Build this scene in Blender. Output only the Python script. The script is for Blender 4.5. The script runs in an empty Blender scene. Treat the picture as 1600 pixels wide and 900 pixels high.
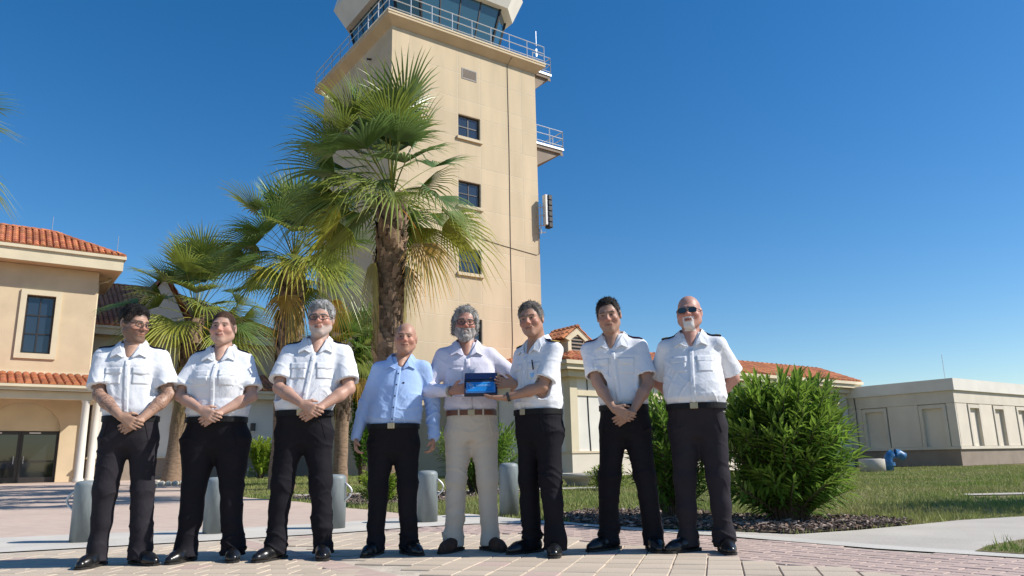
import bpy, math, random
import numpy as np
from mathutils import Vector, Matrix
random.seed(7); RNG = np.random.default_rng(7)
S = bpy.context.scene
COL = S.collection
# ------------------------------------------------------------------ camera
CAM_H = 0.62; PITCH = 0.2260022; ROLL = -0.0199488
cd = bpy.data.cameras.new('camera'); cam = bpy.data.objects.new('camera', cd); COL.objects.link(cam)
cd.sensor_width = 36.0; cd.lens = 1180.755/1600*36; cd.clip_start = 0.05; cd.clip_end = 6000
_f = Vector((0, math.cos(PITCH), math.sin(PITCH))); _u0 = Vector((0, -math.sin(PITCH), math.cos(PITCH))); _r0 = Vector((1, 0, 0))
_r = math.cos(ROLL)*_r0 + math.sin(ROLL)*_u0; _u = -math.sin(ROLL)*_r0 + math.cos(ROLL)*_u0
cam.matrix_world = Matrix(((_r.x, _u.x, -_f.x, 0), (_r.y, _u.y, -_f.y, 0), (_r.z, _u.z, -_f.z, CAM_H), (0, 0, 0, 1)))
S.camera = cam
# ------------------------------------------------------------------ sky and sun
SUN_EL = math.radians(40); SUN_OFF = math.radians(6)          # sun from the right (+X), a little towards the camera
sun_dir = Vector((math.cos(SUN_EL)*math.cos(SUN_OFF), -math.cos(SUN_EL)*math.sin(SUN_OFF), math.sin(SUN_EL)))
w = bpy.data.worlds.new('World'); S.world = w; w.use_nodes = True
nt = w.node_tree; bg = nt.nodes['Background']
sky = nt.nodes.new('ShaderNodeTexSky'); sky.sky_type = 'NISHITA'; sky.sun_disc = False
sky.sun_elevation = SUN_EL
sky.sun_rotation = math.atan2(sun_dir.x, sun_dir.y)
sky.altitude = 0; sky.air_density = 1.0; sky.dust_density = 0.3; sky.ozone_density = 2.5
hs = nt.nodes.new('ShaderNodeHueSaturation'); hs.inputs['Saturation'].default_value = 1.38; hs.inputs['Hue'].default_value = 0.502
nt.links.new(sky.outputs['Color'], hs.inputs['Color']); nt.links.new(hs.outputs['Color'], bg.inputs['Color']); bg.inputs['Strength'].default_value = 0.112
sl = bpy.data.lights.new('sun', 'SUN'); sl.energy = 4.8; sl.angle = math.radians(0.5); sl.color = (1.0, 0.95, 0.87)
sun = bpy.data.objects.new('sun', sl); COL.objects.link(sun); sun.rotation_euler = sun_dir.to_track_quat('Z', 'Y').to_euler()
S.view_settings.view_transform = 'Standard'; S.view_settings.look = 'None'; S.view_settings.exposure = 0.28; S.view_settings.gamma = 1
S.view_settings.use_curve_mapping = False
S.render.engine = 'CYCLES'

# ------------------------------------------------------------------ materials
MATS = {}
def M(name, col, rough=0.8, var=0.12, scale=6.0, bump=0.15, bscale=None, metal=0.0, spec=0.5, stretch=None, rnd=0.0, col2=None, attr=None,
      trans=0.0, alpha=None, coat=0.0, sss=0.0, detail=5):
    if name in MATS: return MATS[name]
    m = bpy.data.materials.new(name); m.use_nodes = True; t = m.node_tree; N = t.nodes; L = t.links
    b = N['Principled BSDF']
    b.inputs['Roughness'].default_value = rough; b.inputs['Metallic'].default_value = metal
    b.inputs['Specular IOR Level'].default_value = spec
    if coat: b.inputs['Coat Weight'].default_value = coat; b.inputs['Coat Roughness'].default_value = 0.08
    tc = N.new('ShaderNodeTexCoord'); mp = N.new('ShaderNodeMapping'); L.new(tc.outputs['Object'], mp.inputs['Vector'])
    if stretch: mp.inputs['Scale'].default_value = stretch
    nz = N.new('ShaderNodeTexNoise'); nz.inputs['Scale'].default_value = scale; nz.inputs['Detail'].default_value = detail
    L.new(mp.outputs['Vector'], nz.inputs['Vector'])
    c2 = col2 if col2 else tuple(c*(1-2.2*var) for c in col)
    mix = N.new('ShaderNodeMix'); mix.data_type = 'RGBA'
    mr = N.new('ShaderNodeMapRange'); mr.inputs['From Min'].default_value = 0.35; mr.inputs['From Max'].default_value = 0.68
    L.new(nz.outputs['Fac'], mr.inputs['Value']); L.new(mr.outputs['Result'], mix.inputs['Factor'])
    mix.inputs['A'].default_value = (*col, 1); mix.inputs['B'].default_value = (*c2, 1)
    out = mix.outputs['Result']
    if attr:
        at = N.new('ShaderNodeAttribute'); at.attribute_name = attr
        mu = N.new('ShaderNodeMix'); mu.data_type = 'RGBA'; mu.blend_type = 'MULTIPLY'; mu.inputs['Factor'].default_value = 1
        L.new(at.outputs['Color'], mu.inputs['A']); L.new(out, mu.inputs['B']); out = mu.outputs['Result']
    if rnd:
        oi = N.new('ShaderNodeObjectInfo'); r2 = N.new('ShaderNodeMapRange'); r2.inputs['To Min'].default_value = 1-rnd; r2.inputs['To Max'].default_value = 1+rnd
        L.new(oi.outputs['Random'], r2.inputs['Value'])
        mu = N.new('ShaderNodeVectorMath'); mu.operation = 'SCALE'; L.new(out, mu.inputs[0]); L.new(r2.outputs['Result'], mu.inputs['Scale']); out = mu.outputs['Vector']
    L.new(out, b.inputs['Base Color'])
    if bump:
        n2 = N.new('ShaderNodeTexNoise'); n2.inputs['Scale'].default_value = bscale or scale*6; n2.inputs['Detail'].default_value = 4
        L.new(mp.outputs['Vector'], n2.inputs['Vector'])
        bp = N.new('ShaderNodeBump'); bp.inputs['Strength'].default_value = bump; bp.inputs['Distance'].default_value = 0.02
        L.new(n2.outputs['Fac'], bp.inputs['Height']); L.new(bp.outputs['Normal'], b.inputs['Normal'])
    if trans:
        tr = N.new('ShaderNodeBsdfTranslucent'); L.new(out, tr.inputs['Color']); ms = N.new('ShaderNodeMixShader'); ms.inputs['Fac'].default_value = trans
        L.new(b.outputs['BSDF'], ms.inputs[1]); L.new(tr.outputs['BSDF'], ms.inputs[2]); L.new(ms.outputs['Shader'], N['Material Output'].inputs['Surface'])
    if sss:
        b.inputs['Subsurface Weight'].default_value = sss; b.inputs['Subsurface Radius'].default_value = (0.012, 0.005, 0.003)
    MATS[name] = m
    return m

M('stucco', (0.65, 0.515, 0.34), 0.9, 0.07, 0.9, 0.12, 60)
M('panel', (0.645, 0.515, 0.345), 0.9, 0.075, 0.9, 0.12, 50, stretch=(1, 1, 0.16), rnd=0.035, detail=8)
M('joint', (0.74, 0.64, 0.48), 0.9, 0.05, 4, 0.05)
M('cream', (0.68, 0.585, 0.41), 0.8, 0.05, 1.2, 0.05)
M('trim', (0.66, 0.54, 0.37), 0.85, 0.05, 2, 0.08)
M('annex_trim', (0.68, 0.61, 0.50), 0.9, 0.06, 0.9, 0.1, 40)
M('offwhite', (0.74, 0.70, 0.62), 0.85, 0.05, 0.8, 0.1, 40)
M('brown_stucco', (0.30, 0.24, 0.19), 0.9, 0.08, 1.5, 0.15, 40)
M('greystucco', (0.72, 0.64, 0.525), 0.9, 0.06, 0.7, 0.12, 40)
M('tile', (0.62, 0.20, 0.075), 0.8, 0.22, 2.2, 0.1, 30, col2=(0.42, 0.125, 0.06), rnd=0.04, detail=8)
M('steel', (0.62, 0.63, 0.64), 0.45, 0.05, 5, 0.03, metal=0.6)
M('darkframe', (0.035, 0.03, 0.028), 0.4, 0.05, 5, 0)
M('concrete', (0.52, 0.475, 0.41), 0.9, 0.09, 1.3, 0.2, 45, detail=9)
M('band', (0.60, 0.565, 0.50), 0.9, 0.08, 1.8, 0.2, 60, detail=9)
M('asphalt_soil', (0.16, 0.12, 0.08), 1, 0.15, 3, 0.3)
M('black', (0.012, 0.012, 0.013), 0.5, 0.1, 5, 0)
M('whitepaint', (0.78, 0.77, 0.74), 0.5, 0.04, 5, 0.02)
M('wire', (0.12, 0.09, 0.07), .7, .1, 5, 0)
M('rubber', (0.02, 0.02, 0.02), 0.7, 0.1, 5, 0)
M('bollard', (0.24, 0.275, 0.28), 0.5, 0.2, 7, 0.12, 40, stretch=(1, 1, 0.35), detail=8)
M('bluepipe', (0.03, 0.16, 0.36), 0.45, 0.12, 6, 0.05)
M('chip', (0.21, 0.155, 0.125), 0.95, 0.1, 1, 0.2, rnd=0.4)
def glass(name, col, rough=0.04):
    m = bpy.data.materials.new(name); m.use_nodes = True; b = m.node_tree.nodes['Principled BSDF']
    b.inputs['Base Color'].default_value = (*col, 1); b.inputs['Roughness'].default_value = rough; b.inputs['Specular IOR Level'].default_value = 0.9
    MATS[name] = m; return m
glass('glass', (0.02, 0.032, 0.05)); glass('cabglass', (0.03, 0.085, 0.12)); glass('lens', (0.008, 0.008, 0.01)); glass('doorglass', (0.012, 0.016, 0.02))

# ------------------------------------------------------------------ builders
def link(o, parent=None):
    COL.objects.link(o)
    if parent is not None: o.parent = parent
    return o
def tag(o, label=None, cat=None, group=None, kind=None):
    if label: o['label'] = label
    if cat: o['category'] = cat
    if group: o['group'] = group
    if kind: o['kind'] = kind
    return o
def empty(name, loc=(0, 0, 0), rz=0.0, label=None, cat=None, group=None):
    o = bpy.data.objects.new(name, None); o.location = loc; o.rotation_euler = (0, 0, rz); o.empty_display_size = 0.2
    link(o); return tag(o, label, cat, group)
def npmesh(name, V, Fq, mat, parent=None, smooth=False, cols=None):
    """V (n,3) array, Fq (m,k) index array with k = 3 or 4"""
    V = np.asarray(V, np.float32); Fq = np.asarray(Fq, np.int32); k = Fq.shape[1]
    me = bpy.data.meshes.new(name); me.vertices.add(len(V)); me.vertices.foreach_set('co', V.ravel())
    me.loops.add(Fq.size); me.loops.foreach_set('vertex_index', Fq.ravel())
    me.polygons.add(len(Fq)); me.polygons.foreach_set('loop_start', np.arange(0, Fq.size, k, dtype=np.int32))
    me.polygons.foreach_set('use_smooth', np.full(len(Fq), smooth))
    if cols is not None:
        a = me.attributes.new('Col', 'FLOAT_COLOR', 'POINT'); c4 = np.ones((len(V), 4), np.float32); c4[:, :3] = cols; a.data.foreach_set('color', c4.ravel())
    me.update(calc_edges=True); me.materials.append(MATS[mat])
    o = bpy.data.objects.new(name, me); return link(o, parent)
class MB:
    def __init__(s): s.v = []; s.f = []
    def add(s, vs, fs):
        n = len(s.v); s.v += [tuple(v) for v in vs]; s.f += [tuple(i+n for i in f) for f in fs]; return s
    def box(s, x0, x1, y0, y1, z0, z1):
        return s.add([(x0, y0, z0), (x1, y0, z0), (x1, y1, z0), (x0, y1, z0), (x0, y0, z1), (x1, y0, z1), (x1, y1, z1), (x0, y1, z1)],
                     [(0, 3, 2, 1), (4, 5, 6, 7), (0, 1, 5, 4), (1, 2, 6, 5), (2, 3, 7, 6), (3, 0, 4, 7)])
    def cbox(s, x0, x1, y0, y1, z0, z1, c=0.01):
        # box with a chamfered rim on the -y face and sides (all edges cut by c)
        bv = [(x0, x1, y0+c, y1-c, z0+c, z1-c), (x0+c, x1-c, y0, y1, z0+c, z1-c), (x0+c, x1-c, y0+c, y1-c, z0, z1)]
        pts = []
        for (a0, a1, b0, b1, c0, c1) in bv:
            for sx in (a0, a1):
                for sy in (b0, b1):
                    for sz in (c0, c1): pts.append((sx, sy, sz))
        i = lambda k, a, b, c_: k*8+a*4+b*2+c_
        fs = [(i(0,0,0,0), i(0,0,0,1), i(0,0,1,1), i(0,0,1,0)), (i(0,1,0,0), i(0,1,1,0), i(0,1,1,1), i(0,1,0,1)),
              (i(1,0,0,0), i(1,1,0,0), i(1,1,0,1), i(1,0,0,1)), (i(1,0,1,0), i(1,0,1,1), i(1,1,1,1), i(1,1,1,0)),
              (i(2,0,0,0), i(2,0,1,0), i(2,1,1,0), i(2,1,0,0)), (i(2,0,0,1), i(2,1,0,1), i(2,1,1,1), i(2,0,1,1))]
        for b in (0, 1):
            for c_ in (0, 1): fs.append((i(1,0,b,c_), i(1,1,b,c_), i(2,1,b,c_), i(2,0,b,c_)))
        for a in (0, 1):
            for c_ in (0, 1): fs.append((i(0,a,0,c_), i(0,a,1,c_), i(2,a,1,c_), i(2,a,0,c_)))
            for b in (0, 1): fs.append((i(0,a,b,0), i(0,a,b,1), i(1,a,b,1), i(1,a,b,0)))
            for b in (0, 1):
                for c_ in (0, 1): fs.append((i(0,a,b,c_), i(1,a,b,c_), i(2,a,b,c_)))
        return s.add(pts, fs)
    def tube(s, pts, r, n=6, cap=True):
        pts = [Vector(p) for p in pts]; rs = r if isinstance(r, (list, tuple)) else [r]*len(pts); base = len(s.v); vs = []
        ref = None
        for i, p in enumerate(pts):
            d = (pts[min(i+1, len(pts)-1)]-pts[max(i-1, 0)]).normalized()
            if ref is None or abs(ref.dot(d)) > 0.95: ref = Vector((0, 0, 1)) if abs(d.z) < 0.9 else Vector((1, 0, 0))
            x = d.cross(ref).normalized(); y = x.cross(d).normalized()
            for k in range(n):
                a = 2*math.pi*k/n; vs.append(p+(x*math.cos(a)+y*math.sin(a))*rs[i])
        fs = []
        for i in range(len(pts)-1):
            for k in range(n): fs.append((i*n+k, i*n+(k+1) % n, (i+1)*n+(k+1) % n, (i+1)*n+k))
        if cap: fs.append(tuple(range(n-1, -1, -1))); fs.append(tuple((len(pts)-1)*n+k for k in range(n)))
        return s.add(vs, fs)
    def lathe(s, prof, n=24, c=(0, 0, 0)):
        vs = []; fs = []
        for r, z in prof:
            for k in range(n):
                a = 2*math.pi*k/n; vs.append((c[0]+r*math.cos(a), c[1]+r*math.sin(a), c[2]+z))
        for i in range(len(prof)-1):
            for k in range(n): fs.append((i*n+k, i*n+(k+1) % n, (i+1)*n+(k+1) % n, (i+1)*n+k))
        fs.append(tuple(range(n-1, -1, -1))); fs.append(tuple((len(prof)-1)*n+k for k in range(n)))
        return s.add(vs, fs)
    def poly(s, pts): return s.add(pts, [tuple(range(len(pts)))])
    def prism(s, pts, z0, z1):
        n = len(pts); vs = [(p[0], p[1], z0) for p in pts]+[(p[0], p[1], z1) for p in pts]
        return s.add(vs, [tuple(range(n-1, -1, -1)), tuple(range(n, 2*n))]+[(i, (i+1) % n, n+(i+1) % n, n+i) for i in range(n)])
    def build(s, name, mat, parent=None, smooth=False):
        me = bpy.data.meshes.new(name); me.from_pydata(s.v, [], s.f); me.materials.append(MATS[mat])
        if smooth: me.polygons.foreach_set('use_smooth', [True]*len(me.polygons))
        me.update(); return link(bpy.data.objects.new(name, me), parent)
AZ = 0.953615
UX, UY = math.sin(AZ), math.cos(AZ)          # building axis u (to the right and back); v = (-UY, UX) (to the left and back)
BROT = math.atan2(UY, UX)
def AB(a, b, z=0.0): return Vector((UX*a-UY*b, UY*a+UX*b, z))
def sstep(a, b, x):
    t = np.clip((x-a)/(b-a), 0, 1); return t*t*(3-2*t)
def gz(x, y): return 0.12*sstep(12, 26, y)*sstep(-1.5, -7, x)
# ------------------------------------------------------------------ ground
def lawn_mat():
    m = M('lawn', (0.125, 0.115, 0.045), 1, 0.1, 0.5, 0.4, 30, col2=(0.24, 0.185, 0.085), detail=9); return m
lawn_mat()
M('blade', (0.19, 0.27, 0.055), 0.8, 0.2, 0.35, 0, col2=(0.34, 0.32, 0.12), trans=0.3)
def paving_far():
    m = bpy.data.materials.new('plaza'); m.use_nodes = True; t = m.node_tree; N = t.nodes; L = t.links; b = N['Principled BSDF']; b.inputs['Roughness'].default_value = 0.9
    tc = N.new('ShaderNodeTexCoord'); mp = N.new('ShaderNodeMapping'); mp.inputs['Rotation'].default_value = (0, 0, 0.6); L.new(tc.outputs['Object'], mp.inputs['Vector'])
    br = N.new('ShaderNodeTexBrick'); br.inputs['Scale'].default_value = 1; br.inputs['Brick Width'].default_value = 0.2; br.inputs['Row Height'].default_value = 0.1
    br.inputs['Mortar Size'].default_value = 0.004; br.inputs['Color1'].default_value = (0.59, 0.46, 0.37, 1); br.inputs['Color2'].default_value = (0.53, 0.40, 0.33, 1)
    br.inputs['Mortar'].default_value = (0.5, 0.42, 0.34, 1); L.new(mp.outputs['Vector'], br.inputs['Vector'])
    nz = N.new('ShaderNodeTexNoise'); nz.inputs['Scale'].default_value = 0.5; nz.inputs['Detail'].default_value = 8; L.new(tc.outputs['Object'], nz.inputs['Vector'])
    mr = N.new('ShaderNodeMapRange'); mr.inputs['To Min'].default_value = 0.82; mr.inputs['To Max'].default_value = 1.15; L.new(nz.outputs['Fac'], mr.inputs['Value'])
    sc = N.new('ShaderNodeVectorMath'); sc.operation = 'SCALE'; L.new(br.outputs['Color'], sc.inputs[0]); L.new(mr.outputs['Result'], sc.inputs['Scale']); L.new(sc.outputs['Vector'], b.inputs['Base Color'])
    bp = N.new('ShaderNodeBump'); bp.inputs['Strength'].default_value = 0.4; bp.inputs['Distance'].default_value = 0.004; bp.invert = True; L.new(br.outputs['Fac'], bp.inputs['Height']); L.new(bp.outputs['Normal'], b.inputs['Normal'])
    MATS['plaza'] = m
paving_far()
# big ground sheet
xs = np.concatenate([[-2500, -800, -300, -120], np.arange(-60, 61, 1.0), [120, 300, 800, 2500]]); ys = np.concatenate([[-2500, -300, -60, -20], np.arange(-6, 71, 1.0), [120, 300, 800, 2500]])
gx, gy = np.meshgrid(xs, ys, indexing='ij'); nx_, ny_ = gx.shape
gv = np.stack([gx, gy, gz(gx, gy)-0.014], -1).reshape(-1, 3); ii = (np.arange(nx_-1)[:, None]*ny_+np.arange(ny_-1)[None]).ravel()
tag(npmesh('ground', gv, np.stack([ii, ii+ny_, ii+ny_+1, ii+1], 1), 'lawn', smooth=True), kind='structure')
# plaza beyond the concrete band (left), its right edge follows the lawn
EDGE = [(8.6, -0.9), (9.72, -1.24), (10.96, -1.94), (11.57, -2.42), (13.94, -3.83), (15.81, -5.42), (23.2, -9.62), (28, -12.0), (33, -14.6), (45, -22)]
def xr(y): return np.interp(y, [e[0] for e in EDGE], [e[1] for e in EDGE])
# outline of the paved circle in front, and the concrete band that runs round it
PAVE = [(-9.0, 3.3), (-6.4, 5.0), (-5.2, 5.75), (-4.1, 6.29), (-2.9, 6.84), (-1.67, 7.48), (-1.07, 7.91), (-0.45, 8.22), (0.1, 8.2), (0.54, 7.91), (1.06, 7.1), (1.77, 6.33), (2.44, 5.39), (3.03, 4.79), (3.7, 4.05), (5.0, 2.6)]
BANDUP = [(-10.0, 4.6), (-7.0, 6.55), (-5.9, 7.25), (-5.01, 7.66), (-4.01, 7.99), (-2.81, 8.34), (-1.9, 8.85), (-1.3, 9.4), (-0.6, 9.8), (0.2, 8.55), (0.72, 8.02), (1.2, 7.28), (1.92, 6.5), (2.58, 5.58), (3.16, 4.97), (3.85, 4.23), (5.15, 2.8)]
rows = np.concatenate([np.arange(4.4, 12, 0.4), np.arange(12, 60.5, 1.0)]); pv = []; pf = []
ncol = 14
for i, y in enumerate(rows):
    x1 = float(xr(y)) if y > 8.6 else float(np.interp(y, [p[1] for p in BANDUP[:9]], [p[0] for p in BANDUP[:9]]))
    for k in range(ncol+1):
        x = x1-(x1+46)*(1-(1-k/ncol)**1.0)*1.0
        pv.append((x, y, float(gz(x, y))-0.004))
for i in range(len(rows)-1):
    for k in range(ncol): a = i*(ncol+1)+k; pf.append((a, a+1, a+ncol+2, a+ncol+1))
npl = npmesh('plaza_paving', pv, pf, 'plaza'); npl.data.flip_normals(); tag(npl, kind='structure')
b = MB(); n = len(BANDUP)
lo = PAVE[:9]+[PAVE[8]]+PAVE[9:]
for i in range(n-1):
    p0, p1, q0, q1 = lo[min(i, len(lo)-1)], lo[min(i+1, len(lo)-1)], BANDUP[i], BANDUP[i+1]
    b.add([(*p0, 0.0), (*p1, 0.0), (*q1, 0.0), (*q0, 0.0)], [(0, 1, 2, 3)])
tag(b.build('concrete_band', 'band'), kind='structure')
# concrete path fanning out to the right with a patch of grass left in it
b = MB()
PATH = [(1.2, 7.28), (1.92, 6.5), (2.58, 5.58), (3.16, 4.97), (3.85, 4.23), (5.15, 2.8), (9, 2.8), (14, 6.5), (14, 9.6), (9, 8.9), (6.6, 8.35), (5.02, 7.82), (4.22, 7.53), (3.6, 7.15), (2.9, 6.75), (2.27, 6.5), (1.75, 6.95)]
b.poly([(x, y, -0.004) for x, y in PATH]); tag(b.build('concrete_path', 'concrete'), kind='structure')
b = MB(); b.poly([(x, y, 0.003) for x, y in ((2.95, 5.14), (3.12, 4.96), (3.8, 4.25), (5.2, 3.2), (7, 3.6), (5.6, 5.2), (4.4, 5.75), (3.66, 5.76), (3.2, 5.42))]); tag(b.build('grass_patch_soil', 'lawn'), kind='structure')
# far walk across the lawn, garden walk by the bed and the walk by the wing
b = MB(); b.poly([(x, y, 0.0) for x, y in ((6.75, 11.8), (16, 11.2), (16, 12.4), (6.95, 12.2))]); tag(b.build('lawn_walk', 'concrete'), kind='structure')
b = MB(); b.add([(-4.6, 16.2, 0.02), (2.4, 17.9, 0.0), (2.3, 18.7, 0.0), (-4.8, 17.0, 0.02)], [(0, 1, 2, 3)]); tag(b.build('garden_walk', 'concrete'), kind='structure')
# mulch beds: soil sheets + chips as stuff
BED1 = [(0.6, 8.05), (1.1, 7.4), (1.75, 6.97), (2.27, 6.53), (2.9, 6.78), (3.62, 7.2), (3.3, 7.75), (2.4, 8.3), (1.9, 9.4), (0.9, 9.6), (0.45, 8.9)]
BED2 = [(-5.3, 16.3), (-2.4, 12.4), (-1.2, 13.2), (-0.4, 15.2), (0.9, 16.6), (0.2, 17.3), (-4.2, 16.2)]
def inside(poly, x, y):
    r = np.zeros(np.shape(x), bool); n = len(poly)
    for i in range(n):
        (x0, y0), (x1, y1) = poly[i], poly[(i+1) % n]
        with np.errstate(divide='ignore', invalid='ignore'):
            c = ((y0 > y) != (y1 > y)) & (x < (x1-x0)*(y-y0)/(y1-y0)+x0)
        r ^= c
    return r
for bed in (BED1, BED2):
    b = MB(); b.poly([(x, y, 0.004) for x, y in bed]); tag(b.build('mulch_bed', 'asphalt_soil'), kind='structure')
def chips(name, polys, counts, lab):
    V = []; F = []; C = []
    for poly, cnt in zip(polys, counts):
        p = np.array(poly); lo_, hi_ = p.min(0), p.max(0); x = RNG.uniform(lo_[0], hi_[0], cnt*2); y = RNG.uniform(lo_[1], hi_[1], cnt*2); k = inside(poly, x, y); x, y = x[k][:cnt], y[k][:cnt]
        for X, Y in zip(x, y):
            l, w_, t_ = random.uniform(.02, .06), random.uniform(.01, .03), random.uniform(.004, .012); a = random.uniform(0, 6.28); ti = random.uniform(-.6, .6); tj = random.uniform(-.5, .5)
            ca, sa = math.cos(a), math.sin(a); z0 = 0.014+random.random()**2*0.045
            n0 = len(V)
            g = random.choice([(1, 1, 1), (1.5, 1.45, 1.4), (0.6, 0.55, 0.55), (1.2, 1.0, 0.85), (2.3, 2.3, 2.35), (0.4, 0.36, 0.36)])
            for sz in (-1, 1):
                for sx, sy in ((-1, -1), (1, -.7), (1, 1), (-1, .6)):
                    u_, v_ = sx*l/2, sy*w_/2; V.append((X+u_*ca-v_*sa, Y+u_*sa+v_*ca, z0+sz*t_/2+u_*ti*.6+v_*tj)); C.append(g)
            for q in ((4, 5, 6, 7), (0, 1, 5, 4), (1, 2, 6, 5), (2, 3, 7, 6), (3, 0, 4, 7)): F.append([n0+i for i in q])
    M('chipc', (0.20, 0.155, 0.13), 0.95, 0.1, 6, 0.2, attr='Col')
    return tag(npmesh(name, V, F, 'chipc', cols=C), lab, 'mulch', kind='stuff')
chips('bark_mulch', [BED1, BED2], [5200, 1800], 'brown and grey bark chips covering the planting beds')
# grass blades
def blades():
    N_ = 420000
    d = 4.2+(RNG.random(N_)**1.6)*34; ang = RNG.uniform(-0.62, 0.72, N_); x = d*np.tan(ang); y = d
    cl = np.sin(x*1.7+2*np.sin(y*.9))*np.cos(y*1.3+1.5*np.sin(x*.7))                 # clumps and bare patches
    keep = (x > xr(y)+0.03) & ~inside(BED1, x, y) & ~inside(BED2, x, y) & ~inside(PATH, x, y) & ~inside(PAVE+[(5, 0), (-9, 0)], x, y)
    bandp = BANDUP+[(5, 0), (-9, 0)]; keep &= ~inside(bandp, x, y) & (RNG.random(N_) < 0.85+0.3*cl)
    keep &= ~((x > 6.7) & (y > 11.25) & (y < 12.4)) & ~((y > 16.2+(x+4.6)*.243) & (y < 17.0+(x+4.6)*.243) & (x < 2.4) & (x > -4.8))
    keep |= inside([(2.99, 5.14), (3.12, 4.99), (3.8, 4.29), (5.2, 3.2), (7, 3.6), (5.6, 5.2), (4.4, 5.72), (3.66, 5.72), (3.24, 5.42)], x, y)
    bu = UX*x+UY*y; bv_ = -UY*x+UX*y
    keep &= ~((bv_ > 23.5) & (bu > 19)) & ~((bu > 39.3) & (bv_ > 18)) & ~((bv_ > 31) & (bu > 15))
    x, y = x[keep], y[keep]; m = len(x)
    h = RNG.uniform(.02, .06, m)*np.where(RNG.random(m) < .04, 2.4, 1)*(1+0.4*np.sin(x*2.1)*np.cos(y*1.6)); w_ = RNG.uniform(.004, .009, m)*(0.6+y*.05); a = RNG.uniform(0, 6.28, m); la = RNG.uniform(0, 6.28, m); ln = RNG.uniform(.1, .8, m)*h
    z = gz(x, y)-0.014; dx, dy = np.cos(a)*w_, np.sin(a)*w_; lx, ly = np.cos(la)*ln, np.sin(la)*ln
    V = np.stack([np.stack([x-dx, y-dy, z], 1), np.stack([x+dx, y+dy, z], 1), np.stack([x+lx, y+ly, z+h], 1)], 1).reshape(-1, 3)
    return tag(npmesh('lawn_grass', V, np.arange(3*m).reshape(-1, 3), 'blade'), 'green lawn grass with dry straw patches between paths and buildings', 'grass', kind='stuff')
blades()
# ------------------------------------------------------------------ pavers
M('paver_tan', (0.55, 0.455, 0.35), 0.88, 0.07, 1.5, 0.2, 90, rnd=0.07)
M('paver_pink', (0.52, 0.39, 0.33), 0.88, 0.08, 1.5, 0.2, 90, rnd=0.07)
M('sand', (0.60, 0.52, 0.42), 1, 0.12, 9, 0.3)
b = MB(); b.poly([(x, y, -0.009) for x, y in PAVE]+[(5, -3, -0.009), (-9, -3, -0.009)]); bed = b.build('paving_bed', 'sand'); tag(bed, kind='structure')
def paver_mesh(l, w_, mat):
    b = MB(); g = 0.0035; c = 0.004; x, y = l/2-g, w_/2-g
    b.add([(-x, -y, -.05), (x, -y, -.05), (x, y, -.05), (-x, y, -.05), (-x, -y, -c), (x, -y, -c), (x, y, -c), (-x, y, -c), (-x+c, -y+c, 0), (x-c, -y+c, 0), (x-c, y-c, 0), (-x+c, y-c, 0)],
          [(0, 1, 5, 4), (1, 2, 6, 5), (2, 3, 7, 6), (3, 0, 4, 7), (4, 5, 9, 8), (5, 6, 10, 9), (6, 7, 11, 10), (7, 4, 8, 11), (8, 9, 10, 11)])
    me = bpy.data.meshes.new('paver'); me.from_pydata(b.v, [], b.f); me.materials.append(MATS[mat]); return me, b
def lattice(ang, l, w_, stag):
    """cells of a running or stack bond: length l across, depth w_ along ang"""
    out = []; ca, sa = math.cos(ang), math.sin(ang)
    for r_ in range(-70, 130):
        for c_ in range(-60, 60):
            s_ = r_*w_; q = (c_+(0.5*(r_ % 2) if stag else 0))*l
            out.append((ca*s_+sa*q, sa*s_-ca*q))
    return out, ang-math.pi/2
BANDL = lambda x, y: (x+1.17)*math.sin(math.radians(54.5))+(y-5.17)*math.cos(math.radians(54.5))      # signed distance to the left edge of the pink stripe
INNER = [(-0.5, 7.1), (0.1, 7.0), (0.42, 6.55), (0.75, 5.95), (1.2, 5.35), (1.5, 4.85), (1.75, 4.55), (2.05, 4.1), (2.6, 3.4), (2.6, 0), (-9, 0), (-9, 7.2), (-2.5, 8)]
cells = []
pin = PAVE+[(5, 2.3), (3, 0), (-9, 0)]
def corners_ok(x, y, a, l, w_, poly, sh=0.98):
    ca, sa = math.cos(a), math.sin(a)
    px_ = np.array([x+(i*l*ca-j*w_*sa)*.5*sh for i, j in ((-1, -1), (1, -1), (1, 1), (-1, 1))]); py_ = np.array([y+(i*l*sa+j*w_*ca)*.5*sh for i, j in ((-1, -1), (1, -1), (1, 1), (-1, 1))])
    return bool(inside(poly, px_, py_).all())
def zone(kind, ang, l, w_, stag, test):
    lat, rot = lattice(ang, l, w_, stag)
    for x, y in lat:
        if y < 4.05 or y > 8.3 or abs(x) > 0.72*y+0.5: continue
        if not test(x, y): continue
        if corners_ok(x, y, rot, l, w_, pin): cells.append((x, y, rot, l, w_, kind))
inn = lambda x, y: bool(inside(INNER, np.array([x]), np.array([y]))[0])
zone('tan', math.radians(82), 0.2, 0.2, True, lambda x, y: BANDL(x, y) < -0.1)
zone('pink', math.radians(-54.5), 0.2, 0.2, False, lambda x, y: -0.1 <= BANDL(x, y) < 0.11 and inn(x, y))
zone('tan', math.radians(75.5), 0.2, 0.2, False, lambda x, y: BANDL(x, y) >= 0.2 and inn(x, y))
zone('pink', math.radians(40), 0.2, 0.1, True, lambda x, y: BANDL(x, y) >= 0.2 and not inn(x, y))
meshes = {}; cells.sort(key=lambda c: -c[3]*c[4]/(c[1]**3))
rest = {'tan': MB(), 'pink': MB()}
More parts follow.
